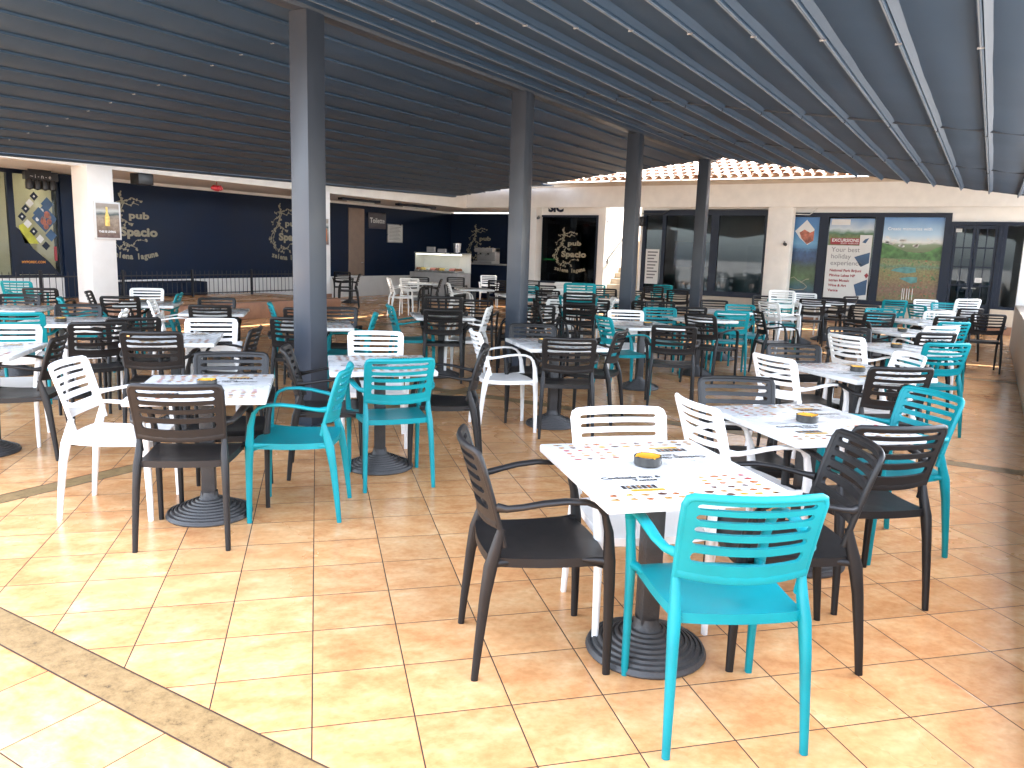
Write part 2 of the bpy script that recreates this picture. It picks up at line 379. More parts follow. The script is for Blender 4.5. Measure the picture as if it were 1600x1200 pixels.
for a, c in zip(allx[:-1], allx[1:]):
    ph = rnd.random() * 6; sg = .012 + .010 * rnd.random()
    # the pleat: the membrane leaves one batten at its top edge and reaches the next one a little lower
    hi, lo = (a, c) if c <= RX + .3 else (c, a)
    def fn(u, v, a=a, c=c, ph=ph, sg=sg):
        x = a + (c - a) * u; y = YN + (YE - YN) * v
        z0 = zb(a, y) * (1 - u) + zb(c, y) * u
        sag = math.sin(math.pi * u) * (sg + .006 * math.sin(y * 2.1 + ph) + .004 * math.sin(y * 5.3 + ph * 2))
        return (x, y, z0 + FH(a + .01) - sag)
    b.grid(fn, 6, 44)
for a in [q for q in allx if q > RX]:  # welded fold beside every batten
    def fn(u, v, a=a):
        y = YN + (YE - YN) * v; s_ = 1 if a > RX else -1
        return (a + s_ * (.017 + .05 * u), y, zb(a, y) + FH(a) * (.35 + .55 * u))
    b.grid(fn, 1, 20)
pput('fabric_roof', b, 'fabric', smooth=True, angle=60)
b = MB(); b.box(xmin - .1, xmin - .01, YN, YE, 0, .14)
me = b.mesh('gutter', 'post')
for v in me.vertices: v.co.z += zb(xmin, v.co.y) - .01; 
me.transform(Matrix.Translation((-RX, -6.5, 0))); link('eave_gutter', me, per)
b = MB(); b.box(xmax + .01, xmax + .24, YN, YE, .05, .14); b.box(xmax + .01, xmax + .06, YN, YE, 0, .0499)  # right gutter, widened out of view with an added strip that blocks sun
me = b.mesh('gutter', 'post')
for v in me.vertices: v.co.z += zb(xmax, v.co.y) - .01
me.transform(Matrix.Translation((-RX, -6.5, 0))); link('eave_gutter', me, per)
for ry in (3.55, 7.05, 10.5, 13.9):
    for s0, s1 in ((xmin, RX), (RX, xmax)):
        b = MB(); n = 8
        b.tube([(s0 + (s1 - s0) * i / n, ry, zb(s0 + (s1 - s0) * i / n + (1e-4 if s0 == RX else -1e-4), ry) + (.048 if ry > 6 else .11)) for i in range(n + 1)], .012, 4, sq=4)
        pput('cross_rail', b, 'post')
    for x in allx:
        b = MB(); b.box(x - .018, x + .018, ry - .006, ry + .006, zb(x, ry) - .006, zb(x, ry) + (.004 if ry < 4 else .055))
        if abs(x - RX) > .3 and (ry < 4 or 6 < ry < 12): pput('clip', b, 'steel' if ry < 4 else 'post')

b = MB(); b.box(-12.66, xmin - .12, YN, 19.1, 3.45, 3.47); pput('added_side_shade', b, 'fabric')  # unseen sheet added beyond the left eave to keep sun off the floor
b = MB()  # out-of-view sheet, added to shade the floor at the back
def fn(u, v):
    x = -9.4 + 14 * u; y = 14.2 + 4.85 * v
    return (x, y, zb(x, 14) + .30 + .13 * (y - 14.2))
b.grid(fn, 20, 8)
tag(put('added_passage_shade', b, 'fabric', smooth=True), 'added dark sheet, out of view, shading the passage between the pergola and the shops', 'added sunshade')
# ------------------------------------------------------------------ back building (faces -Y)
WY = 19.7
bb = thing('shop_building', 'long white shop building with a tiled roof across the back of the terrace', 'building', (-4, WY, 0))
def bput(name, mb, mats, parent=None, **k):
    o = put(name, mb, mats, parent or bb, **k); o.data.transform(Matrix.Translation((4, -WY, 0))); return o
b = MB(); b.box(-12.9, 5.0, 19.28, 19.42, 2.86, 3.50); bput('fascia', b, 'render')
b = MB(); b.box(-12.9, 5.0, 19.23, 19.279, 3.44, 3.52); b.box(-12.9, 5.0, 19.17, 19.45, 3.521, 3.56); bput('roof_gutter', b, 'sill')
# walls round the openings
b = MB()
b.box(-8.3, -8.08, WY, WY + .3, 0, 3.4)
b.box(-10.3, -8.3, WY, WY + .3, 2.66, 3.4); b.box(-10.3, -8.3, WY, WY + .3, 0, .62)
b.box(-6.9, -3.36, WY + .02, WY + .3, 2.80, 3.4); b.box(-2.84, 4.9, WY + .02, WY + .3, 2.74, 3.4)
b.box(.79, 4.9, WY + .02, WY + .3, 2.54, 2.739)
b.box(-6.9, -3.36, WY + .025, WY + .3, 0, .50, 1); b.box(-2.84, .79, WY + .02, WY + .3, 0, .50, 1); b.box(1.78, 4.9, WY - .25, WY + .3, 0, .56, 1)
b.box(2.5, 4.9, WY + .03, WY + .3, .561, 2.539)
b.box(-3.36, -2.84, WY + .01, WY + .3, 0, 3.4)
bput('wall', b, ['render_w', 'sill'])
b = MB(); b.box(-3.36, -2.75, 19.34, 19.705, 0, 2.859, bev=.01); bput('pillar', b, 'render', smooth=True)
b = MB(); b.box(-10.72, -10.2, 19.35, 19.85, 0, 2.859, bev=.01); bput('pillar', b, 'render_w', smooth=True)
b = MB(); b.box(-10.72, -8.17, 19.421, 24, 3.42, 3.5); b.box(-8.17, -6.9, 19.421, 20.3, 3.42, 3.5); b.box(-6.9, 5, 19.421, 24, 3.42, 3.5); bput('ceiling', b, 'render_w')
b = MB(); b.box(1.775, 4.9, WY - .255, WY - .2501, 0, .18); b.box(-2.84, .79, WY + .008, WY + .0195, 0, .12); bput('skirting', b, 'plinth')
# roof with rows of barrel tiles
tl = math.tan(R(21)); b = MB()
for xa, xb_, yb in ((-13.2, -8.2, 23.5), (-8.2, -6.9, 20.5), (-6.9, 5, 23.5)): b.poly([(xa, 19.1, 3.57), (xb_, 19.1, 3.57), (xb_, yb, 3.57 + (yb - 19.1) * tl), (xa, yb, 3.57 + (yb - 19.1) * tl)], 0)
rnd = random.Random(5)
for r_ in range(9):
    y0 = 19.12 + .30 * r_; z0 = 3.575 + .30 * r_ * tl
    nx = int(18.0 / .26)
    for i in range(nx):
        x = -13.1 + .26 * i + (.13 if r_ % 2 else 0) + rnd.uniform(-.008, .008)
        if -8.3 < x < -6.8 and y0 > 20.2: continue
        ln = .40; vs = []; n = 6; dz = rnd.uniform(-.004, .006)
        for k in (0, 1):
            rr = .125 if k == 0 else .10
            for j in range(n + 1):
                a = math.pi * j / n
                vs.append((x + rr * math.cos(a), y0 + ln * k, z0 + ln * k * tl * .98 + (.035 if k == 0 else .0) + dz + rr * .72 * math.sin(a)))
        for j in range(n + 1):        # the open front edge has thickness
            a = math.pi * j / n
            vs.append((x + .107 * math.cos(a), y0 + .002, z0 + .035 + dz + .107 * .68 * math.sin(a)))
        fs = [(j, j + 1, n + 2 + j, n + 1 + j) for j in range(n)] + [(j, 2 * n + 2 + j, 2 * n + 3 + j, j + 1) for j in range(n)]
        b.add(vs, fs)
bput('tiled_roof', b, 'rooftile', smooth=True, angle=50)

def window(parent, outer, bars, panes, mats=('navyframe', 'glass'), shift=None, th=.09, name='window'):
    """frame bars then one pane mesh per opening"""
    b = MB()
    for (x0, x1, z0, z1) in outer: b.box(x0, x1, WY - .02, WY + th, z0, z1)
    for (x0, x1, z0, z1) in bars: b.box(x0, x1, WY - .012, WY + th - .01, z0, z1)
    wn = bput(name, b, mats[0], parent)
    for (x0, x1, z0, z1) in panes:
        p = MB(); p.box(x0, x1, WY + .03, WY + .036, z0, z1)
        bput('pane', p, mats[1], wn)
    return wn
# window bay left of the pillar
window(bb, [(-6.9, -3.36, 2.66, 2.80), (-6.9, -3.36, .50, .64), (-6.9, -6.80, .64, 2.66), (-3.50, -3.36, .64, 2.66)],
       [(-6.32, -6.22, .64, 2.66), (-4.93, -4.72, .64, 2.66)], [(-6.80, -6.32, .64, 2.66), (-6.22, -4.93, .64, 2.66), (-4.72, -3.50, .64, 2.66)])
# window bay with the posters
w2 = window(bb, [(-2.84, .79, 2.64, 2.74), (-2.84, .79, .50, .60), (-2.84, -2.80, .60, 2.64), (.66, .79, .60, 2.64)],
            [(-2.14, -1.93, .60, 2.64), (-.84, -.66, .60, 2.64)], [(-2.80, -2.14, .60, 2.64), (-1.93, -.84, .60, 2.64), (-.66, .66, .60, 2.64)])
# pub window panel
wp = window(bb, [(-10.3, -8.3, 2.60, 2.66), (-10.3, -8.3, .62, .68), (-10.3, -10.24, .68, 2.60), (-8.36, -8.3, .68, 2.60)], [], [(-10.24, -8.36, .68, 2.60)], ('navyframe', 'glassd'))
# double glass door
dr = MB(); dr.box(.79, 1.86, WY - .02, WY + .1, 2.46, 2.54); dr.box(.79, .86, WY - .02, WY + .1, 0, 2.46); dr.box(1.76, 1.86, WY - .02, WY + .1, 0, 2.46)
df = bput('door_frame', dr, 'navyframe')
for x0, x1, hx in ((.865, 1.305, 1.27), (1.315, 1.755, 1.35)):
    b = MB(); yy0, yy1 = WY + .01, WY + .06
    b.box(x0, x0 + .06, yy0, yy1, .02, 2.455); b.box(x1 - .06, x1, yy0, yy1, .02, 2.455)
    xm = (x0 + x1) / 2
    b.box(xm - .012, xm + .012, yy0 + .005, yy1 - .005, .65, 2.38)
    for z0, z1 in ((.02, .65), (1.06, 1.09), (1.49, 1.52), (1.93, 1.96), (2.38, 2.455)): b.box(x0 + .06, x1 - .06, yy0 + .002, yy1 - .002, z0, z1)
    d = bput('door', b, 'navyframe')
    p = MB(); p.box(x0 + .06, x1 - .06, WY + .03, WY + .035, .65, 2.38); bput('pane', p, 'glass', d)
    h = MB(); h.tube([(hx, WY + .005, 1.02), (hx, WY - .05, 1.02), (hx + (-.1 if hx < 1.3 else .1), WY - .05, 1.02)], .009, 8); bput('handle', h, 'steel', d, smooth=True)
window(bb, [(1.86, 2.5, 2.46, 2.54), (1.86, 2.5, .56, .62), (1.861, 1.93, .62, 2.46), (2.44, 2.5, .62, 2.46)], [], [(1.93, 2.44, .62, 2.46)])
# rooms behind the glass
b = MB(); b.box(-6.9, 4.9, 22.6, 22.7, 0, 3.4); b.box(-6.98, -6.9, WY + .301, 22.6, 0, 3.4); b.box(4.9, 5, WY, 22.6, 0, 3.4); b.box(-2.9, -2.8, WY + .301, 22.6, 0, 3.4)
b.box(-6.9, 4.9, WY + .301, 22.6, .002, .01, 1)
bput('inner_wall', b, ['render_w', 'floor_in'])
b = MB(); b.box(-6.4, -6.0, 21.4, 21.9, 0.011, 1.3); b.box(-5.9, -4.7, 21.0, 21.4, .011, .95, 0, .01); b.box(-4.4, -3.4, 21.6, 22.1, .011, 1.9)
tag(put('shop_counter', b, 'paper'), 'pale counter and cabinets dimly seen behind the left shop glass', 'counter')
# printed posters in the windows
def gen_poster(nm, label, x0, x1, z0, z1, mt, extra=None, mats=None, y=WY + .018):
    b = MB(); b.box(x0, x1, y, y + .006, z0, z1)
    o = put(nm, b, mt)
    tag(o, label, 'poster'); 
    if extra:
        e = MB(); extra(e); put('print', e, mats, o)
    return o
def isl(e):
    y = WY + .0165
    e.poly([(-2.28 + .02, y, 2.20), (-2.26, y, 2.33), (-2.46, y, 2.56), (-2.73, y, 2.28), (-2.60, y, 2.10), (-2.40, y, 1.93), (-2.26, y, 2.05)], 0)
    y = WY + .0145
    e.poly([(-2.262, y, 2.29), (-2.36, y, 2.24), (-2.50, y, 2.32), (-2.62, y, 2.24), (-2.56, y, 2.10), (-2.42, y, 1.95), (-2.262, y, 2.04)], 1)
    pts = [(-2.78, 1.05), (-2.66, 1.10), (-2.56, 1.02), (-2.46, .98), (-2.36, 1.05), (-2.28, 1.06)]
    for p, q in zip(pts[:-1], pts[1:]): e.poly([(p[0], y, p[1]), (q[0], y, q[1]), (q[0], y, q[1] + .02), (p[0], y, p[1] + .02)], 2)
    pts = [(-2.78, .80), (-2.6, .77), (-2.4, .79), (-2.32, .86), (-2.40, .94), (-2.5, .98)]
    for p, q in zip(pts[:-1], pts[1:]): e.poly([(p[0], y, p[1]), (q[0], y, q[1]), (q[0], y, q[1] + .02), (p[0], y, p[1] + .02)], 2)
gen_poster('window_poster', 'tall blue poster of a wooded island coast with a diamond shaped picture', -2.79, -2.15, .66, 2.63, 'island', isl, ['paper', 'skin', 'beige'])
def lak(e):
    y = WY + .0155; rd = random.Random(8)
    hl = [(-.654, 2.02), (-.5, 1.99), (-.3, 1.90), (-.1, 1.82), (.1, 1.80), (.25, 1.80), (.40, 1.84), (.52, 1.92), (.654, 1.97)]
    e.poly([(a, WY + .0172, z_) for a, z_ in hl] + [(.654, WY + .0172, 1.62), (-.654, WY + .0172, 1.66)], 3)
    for k in range(26):
        cx = rd.choice((-.55, -.45, -.2, .1, .35, .5, .58)) + rd.uniform(-.08, .08); cz = 2.06 + rd.uniform(-.05, .12) + .25 * abs(cx) - .12; rr = rd.uniform(.02, .055)
        if abs(cx) + rr < .64: e.poly([(cx + rr * math.cos(q * .785), y + .002, cz + rr * .6 * math.sin(q * .785)) for q in range(8)], 2)
    for k in range(160):
        cx = rd.uniform(-.62, .62); cz = rd.uniform(.64, 1.62); rr = rd.uniform(.012, .035)
        if -.4 < cx < .22 and 1.05 < cz < 1.48: continue
        e.poly([(cx + rr * rd.uniform(.6, 1) * math.cos(q * 1.05), y + .0018, cz + rr * rd.uniform(.5, .9) * math.sin(q * 1.05)) for q in range(6)], rd.choice((3, 3, 4)) if cz < 1.1 or cx > .2 else 3)
    e.text('Create memories with', .105, FX(y, -.56, 2.33), 0)
    for k, x in enumerate((-.1, -.06, 0, .05, .12)): e.poly([(x, y, .66 + .03 * k % .05), (x + .014, y, .66), (x + .012, y, .93), (x, y, .95)], 0)
    e.poly([(-.40, y, 1.36), (-.05, y, 1.30), (.16, y, 1.34), (.14, y, 1.44), (-.1, y, 1.46), (-.3, y, 1.42)], 1)
    e.poly([(-.2, y, 1.18), (.08, y, 1.06), (.2, y, 1.10), (.2, y, 1.22), (.0, y, 1.22)], 1)
gen_poster('window_poster', 'large landscape poster of green hills, turquoise lakes and a waterfall', -.655, .655, .605, 2.635, 'lake', lak, ['whiteink', 'lakeblue', 'cloud', 'green', 'cake_b'])
gen_poster('window_poster', 'upper poster of green hills under cloud, behind the excursion price board', -1.90, -.87, 1.65, 2.60, 'hills', lambda e: e.box(-1.86, -1.42, WY + .012, WY + .0175, 2.44, 2.58), ['paper'])
def exc(e):
    y = WY - .031
    for i, t in enumerate(('Your best', 'holiday', 'experience')): e.text(t, .165, FX(y, -1.80, 1.78 - .165 * i), 0)
    for i, t in enumerate(('National Park Brijuni', 'Plitvice Lakes NP', 'Istrian Mosaic', 'Wine & Art', 'Venice')):
        e.text(t, .088, FX(y, -1.80, 1.29 - .125 * i), 1, bold=.003)
    e.poly([(-1.84, y, 1.96), (-1.16, y, 1.96), (-1.16, y, 2.12), (-1.84, y, 2.12)], 2)
    e.text('EXCURSIONS', .105, FX(y - .002, -1.81, 2.03), 3, bold=.002)
    e.text('IZLETI  AUSFLUGE', .052, FX(y - .002, -1.60, 1.975), 3)
    e.poly([(-1.25, y, 1.66), (-1.08, y, 1.42), (-.90, y, 1.52), (-.90, y, 1.78)], 4)
    e.poly([(-1.20, y, .98), (-.90, y, 1.12), (-.90, y, .74), (-1.12, y, .70)], 5)
    e.poly([(-1.10, y, 2.02), (-1.02, y, 2.0), (-.95, y, 2.13), (-1.04, y, 2.10)], 4)
    e.poly([(-.98, y, 1.22), (-.92, y, 1.28), (-.88, y, 1.21), (-.93, y, 1.14)], 2)
b = MB(); b.box(-1.90, -.88, WY - .029, WY - .0205, .62, 1.94); b.box(-1.16, -.88, WY - .029, WY - .0205, 1.941, 2.2)
o = tag(put('excursion_board', b, 'paper'), 'white excursion price board reading Your best holiday experience', 'poster')
e = MB(); exc(e); put('print', e, ['ink', 'redink', 'redink', 'whiteink', 'blue', 'blue'], o)
for nm, x0, z0, w_, h_, lab in (('notice', .90, 2.30, .12, .08, 'small white notice high on the left glass door leaf'), ('notice', 1.40, 1.15, .14, .11, 'small white notice by the handle of the right glass door leaf')):
    b = MB(); b.box(x0, x0 + w_, WY + .004, WY + .009, z0, z0 + h_)
    for i in range(3): b.box(x0 + .02, x0 + w_ - .02, WY + .002, WY + .0039, z0 + .018 + i * .022, z0 + .024 + i * .022, 1)
    tag(put(nm, b, ['paper', 'ink']), lab, 'notice')
b = MB(); b.box(-6.78, -6.38, WY + .015, WY + .022, .75, 1.72)
for i in range(9): b.box(-6.72, -6.42 - .05 * (i % 3), WY + .010, WY + .0149, 1.62 - .09 * i - (.0), 1.66 - .09 * i, 1)
tag(put('shop_notice', b, ['paper', 'ink']), 'white text notice inside the leftmost shop window pane', 'notice')
b = MB(); b.box(-6.1, -4.96, WY + .5, WY + .51, 1.25, 1.95)
tag(put('window_picture', b, 'blue'), 'blue picture board standing behind the shop window left of the fourth post', 'poster')
b = MB(); b.box(-5.5, -5.2, WY + .48, WY + .49, 1.5, 1.85)
tag(put('window_card', b, 'cake_p'), 'small orange card in front of the blue picture board', 'card')
# red cushion pile seen behind the door
b = MB()
for i in range(3): b.box(.95 + .1 * i, 1.25 + .1 * i, WY + .5, WY + .9, .3 + .12 * i, .42 + .12 * i, bev=.04)
tag(put('red_cushions', b, 'red', smooth=True), 'pile of red cushions behind the glass door', 'cushions')
# person-height blue rack behind the door
b = MB(); b.box(1.0, 1.35, WY + .8, WY + 1.0, .9, 1.7, bev=.04); tag(put('blue_towel_rack', b, 'blue', smooth=True), 'bright blue goods hanging behind the left glass door leaf', 'goods')

# letters above the pub window
b = MB(); b.text('SIC', .36, FX(WY - .004, -9.98, 2.765), 0, bold=.02, thick=.003)
tag(put('wall_lettering', b, 'navy'), 'large navy letters above the painted pub window, cut by the fascia', 'lettering')
b = MB()
for i, ch in enumerate('MASSAGE'): b.text(ch, .13, FY(-8.075, 19.86, 2.44 - .115 * i), 0, bold=.003, align='CENTER')
tag(put('massage_lettering', b, 'ink'), 'vertical word MASSAGE on the bright stairwell wall', 'lettering')
# stairs
b = MB()
for n in range(1, 15): b.box(-8.08, -6.98, 18.95 + .27 * n - .0, 18.95 + .27 * n + (.27 if n < 14 else 2), 0 if n < 3 else .16 * (n - 2), .165 * n)
bb2 = thing('staircase', 'pale stone stairs climbing behind the third post', 'staircase', (-7.5, 19.3, 0))
o = put('steps', b, 'stair', bb2); o.data.transform(Matrix.Translation((7.5, -19.3, 0)))
b = MB(); b.box(-8.16, -8.0801, WY + .301, 24.5, 0, 4.6); bput('stairwell_wall', b, 'render')
b = MB(); b.box(-6.979, -6.905, WY + .0, 24.5, 0, 3.41); b.box(-6.979, -6.905, 22.7, 24.5, 3.51, 4.6); bput('stairwell_wall', b, 'render')
hr = thing('handrail', 'dark sloping handrail on the bright stairwell wall', 'handrail', (-8.0, 19.8, 1.2))
b = MB(); b.tube([(0, -.03, .06), (0, 0, .19), (0, 1.3, .97), (0, 2.6, 1.75)], .02, 8); put('rail', b, 'blackbox', hr, smooth=True)
for y, z in ((.05, .17), (1.2, .86), (2.4, 1.58)):
    b = MB(); b.tube([(0, y, z), (-.075, y, z - .06)], .012, 6); put('bracket', b, 'blackbox', hr)
for i, (x, y, z, lab) in enumerate(((-10.1, 19.30, 2.56, 'black security camera on the white pillar left of the pub window'), (-2.86, 19.26, 1.94, 'black security camera on the white pillar beside the island poster'), )):
    t = thing('security_camera', lab, 'camera', (x, y, z), R(20), 'security cameras')
    b = MB(); b.tube([(0, -.12, -.02), (0, .06, 0)], .04, 12); put('body', b, 'blackbox', t, smooth=True)
    b = MB(); b.tube([(0, .02, 0), (0, .06, .06), (0, .10, .06)], .012, 6); put('bracket', b, 'blackbox', t, smooth=True)
b = MB(); b.box(-6.98, -6.82, 19.5, 19.67, 2.35, 2.62, bev=.02); b.tube([(-6.9, 19.5, 2.48), (-6.9, 19.46, 2.48)], .05, 12)
tag(put('wall_speaker', b, 'blackbox', smooth=True), 'black loudspeaker box on the wall right of the third post', 'speaker')
b = MB(); b.tube([(-6.9, 19.6, 2.70), (-6.3, 19.6, 2.69), (-6.1, 19.6, 2.80), (-4.5, 19.6, 2.81), (-3.4, 19.6, 2.80)], .012, 6)
tag(put('wall_cable', b, 'blackbox'), 'dark cable clipped above the left shop window', 'cable')
b = MB(); b.tube([(-2.75, 19.66, 2.70), (-2.4, 19.66, 2.69), (-2.3, 19.63, 2.76), (-2.22, 19.6, 2.84)], .012, 6)
tag(put('wall_cable', b, 'paper'), 'white cable above the island poster', 'cable')

# ------------------------------------------------------------------ pub wall on the left (faces +X) and hall
NX = -15.25
pb = thing('pub_building', 'pub with a long navy wall, white columns and a shaded arcade on the left', 'building', (-14, 12, 0))
def lput(name, mb, mats, parent=None, **k):
    o = put(name, mb, mats, parent or pb, **k); o.data.transform(Matrix.Translation((14, -12, 0))); return o
b = MB()
b.box(NX - .3, NX, 8.25, 22.2, .63, 2.80, 0)                       # navy panelling
b.box(NX - .3, NX - .004, 8.0, 22.2, 0, .629, 1); b.box(NX - .3, NX, 8.25, 22.2, 2.801, 2.99, 1)
b.box(NX - .299, NX + .06, 7.86, 8.249, 0, 2.85, 0)
b.box(NX - .3, -12.3, 22.0, 22.25, .63, 2.82, 0); b.box(NX - .3, -12.3, 22.004, 22.25, 0, .629, 1); b.box(-12.3, -10.3, 22.004, 22.25, 0, 2.82, 0)
b.box(NX - .301, NX - .002, 1.5, 4.0, 0, 2.99, 1)
b.box(NX - .3, NX - .002, 4.0, 7.86, 0, .70, 1)
lput('wall', b, ['navy', 'render_w'])
b = MB(); b.box(NX - .3, -12.9, 1.5, 22.3, 2.87, 2.95); b.box(-12.9, -10.3, 19.43, 22.3, 2.87, 2.95); lput('ceiling', b, 'render_w')
b = MB(); b.box(-12.9, -12.72, 1.5, 19.279, 2.84, 3.48); lput('fascia', b, 'render')
b = MB(); b.poly([(-12.55, 1.5, 3.50), (-12.55, 19.2, 3.50), (-16, 22.5, 4.8), (-16, 1.5, 4.8)]); lput('roof', b, 'rooftile')
for y in (.7, 6.9, 12.62):
    b = MB(); b.box(-13.1, -12.6, y, y + .5, .34, 2.869, bev=.01); c_ = lput('column', b, 'render_w', smooth=True)
    b = MB(); b.box(-13.12, -12.58, y - .02, y + .52, 0, .34, bev=.005); q_ = put('plinth', b, 'plinth', c_, smooth=True); q_.data.transform(Matrix.Translation((14, -12, 0)))
b = MB(); b.box(-16.5, -15.4, 3.9, 8.0, .001, 3, 0)
# lit shop at the far left
b = MB(); b.box(-17.6, -17.5, 3.2, 8.3, 0, 2.95); b.box(-17.5, NX - .301, 8.0, 8.1, 0, 2.95); b.box(-17.5, NX - .301, 3.2, 3.3, 0, 2.95); b.box(-17.5, NX - .301, 3.3, 8.0, .01, .02); b.box(-17.5, NX - .301, 3.2, 8.1, 2.96, 3.0)
lput('shop_interior', b, 'cream_in')
for y in (5.0, 6.6):
    b = MB(); b.box(-16.6, -16.4, y, y + 1.0, 2.90, 2.94); lput('ceiling_lamp', b, 'lampw')
b = MB()
for (y0, y1, z0, z1) in ((4.0, 7.86, 2.79, 2.87), (4.0, 7.86, .70, .76), (4.0, 4.08, .76, 2.79), (6.83, 6.95, .76, 2.79), (7.80, 7.86, .76, 2.79)): b.box(NX - .08, NX + .0, y0, y1, z0, z1)
wf = lput('window', b, 'navyframe')
for (y0, y1) in ((4.08, 6.83), (6.95, 7.80)):
    b = MB(); b.box(NX - .05, NX - .044, y0, y1, .76, 2.79); lput('pane', b, 'glassc', wf)
# print on the shop glass: black corner, diamonds, photo collage
sp = MB(); px_ = NX - .038
def sq(cy, cz, r, mi, dx=0): sp.poly([(px_ + dx, cy, cz - r * 1.1), (px_ + dx, cy + r, cz), (px_ + dx, cy, cz + r * 1.1), (px_ + dx, cy - r, cz)], mi)
sp.poly([(px_, 6.96, .77), (px_, 7.79, .77), (px_, 7.60, 1.02), (px_, 7.28, 1.30), (px_, 7.05, 1.66), (px_, 6.96, 1.74)], 0)
sp.poly([(px_, 7.12, 1.40), (px_, 7.40, 1.40), (px_, 7.18, 1.85), (px_, 7.02, 1.75)], 4)
sq(7.55, 1.92, .26, 3)
for cy, cz, rr, mi in ((7.46, 1.98, .06, 2), (7.60, 2.0, .065, 2), (7.52, 1.86, .06, 2), (7.64, 1.86, .055, 2), (7.57, 1.76, .055, 2), (7.50, 2.08, .04, 1), (7.40, 1.9, .035, 1), (7.66, 1.95, .03, 8), (7.55, 1.93, .03, 8)):
    sp.poly([(px_ + .0015, cy + rr * math.cos(k * .628), cz + rr * 1.15 * math.sin(k * .628)) for k in range(10)], mi)
sq(7.62, 2.22, .13, 3, .002); sq(7.44, 2.02, .12, 5, .003); sq(7.66, 1.58, .12, 5, .003)
for cy, cz, mi in ((7.36, 2.36, 0), (7.27, 2.22, 1), (7.18, 2.10, 0), (7.10, 1.94, 0), (7.20, 1.80, 1), (7.31, 1.65, 0), (7.43, 1.50, 1), (7.54, 1.36, 0)): sq(cy, cz, .085, mi, .004)
for cy, cz, mi in ((7.36, 2.36, 1), (7.18, 2.10, 1), (7.10, 1.94, 1), (7.31, 1.65, 1)): sq(cy, cz, .025, mi, .006)
sp.poly([(px_ + .002, 7.70, 1.05), (px_ + .002, 7.76, 1.05), (px_ + .002, 7.76, 1.35), (px_ + .002, 7.70, 1.35)], 6)
sp.text('MYPOREC.COM', .068, FY(px_ + .003, 7.03, 1.0), 7, bold=.001)
tag(put('window_print', sp, ['navyframe', 'paper', 'skin', 'blue', 'lime', 'blue', 'redink', 'orangeink', 'brown']), 'black and white diamond photo print on the far left shop window', 'window print')
b = MB()
for i in range(4):
    cy = 7.06 + .15 * i
    b.lathe([(0, 2.46 + .0), (.075, 2.49), (.08, 2.6), (.06, 2.68), (0, 2.70)], 14, 0, -14.85, cy)
b.box(-14.9, -14.8, 6.96, 7.62, 2.66, 2.82); b.box(-14.87, -14.83, 7.05, 7.5, 2.82, 2.87)
b.text('~ i - n - e', .11, FY(-14.795, 7.05, 2.70), 1)
tag(put('hanging_shop_sign', b, ['blackbox', 'paper'], smooth=True), 'black scalloped sign hanging under the ceiling left of the white column', 'sign')

# brown door, signs, menu board
b = MB(); b.box(NX, NX + .03, 16.62, 17.32, 0.64, 2.70); d_ = lput('door', b, 'brown')
b = MB(); b.tube([(NX + .031, 17.22, 1.05), (NX + .08, 17.22, 1.05), (NX + .08, 17.12, 1.05)], .01, 8); q_ = put('handle', b, 'steel', d_, smooth=True); q_.data.transform(Matrix.Translation((14, -12, 0)))
t = thing('toilet_sign', 'grey square sign reading Toilette on the navy wall', 'sign', (NX + .01, 17.52, 2.12))
b = MB(); b.box(0, .02, 0, .84, 0, .5, bev=.02); put('board', b, 'greysign', t, smooth=True)
b = MB(); b.text('Toilette', .22, FY(.023, .06, .18), 0, bold=.004); put('lettering', b, 'paper', t)
t = thing('menu_board', 'pale framed notice board on the navy wall right of the Toilette sign', 'notice board', (NX + .01, 18.42, 1.70))
b = MB(); b.box(0, .03, 0, .78, 0, .60); put('frame', b, 'steel', t)
b = MB(); b.box(.0305, .034, .03, .75, .03, .57)
for i in range(10): b.box(.0342, .036, .09, .66 - .05 * (i % 3), .09 + .045 * i, .105 + .045 * i, 1)
put('sheet', b, ['paper', 'menu_grey'], t)
for (y0, lab) in ((12.70, 'slim framed food poster on the right face of the column behind the first post'), (6.98, 'framed food poster on the near white column at left')):
    t = thing('framed_poster', lab, 'poster', (-12.598, y0, 1.53), 0)
    wd = .52 if y0 < 8 else .36
    b = MB(); b.box(0, .03, 0, wd, 0, .70, bev=.006); put('frame', b, 'paper', t, smooth=True)
    b = MB(); b.box(.0305, .033, .035, wd - .035, .035, .665); pr = put('picture', b, 'restaurant', t)
    if wd > .4:
        b = MB(); b.text('THIS IS LIVING', .052, FY(.0345, .07, .13), 0, bold=.002); b.tube([(.036, .24, .25), (.036, .24, .42), (.036, .24, .50), (.036, .24, .60)], [.045, .045, .018, .018], 8, 1); put('print', b, ['whiteink', 'cake_y'], t)
    else:
        b = MB(); b.tube([(.036, .18, .12), (.036, .18, .40), (.036, .18, .48), (.036, .18, .60)], [.06, .06, .025, .025], 8, 0); put('print', b, ['menu_orange'], t)

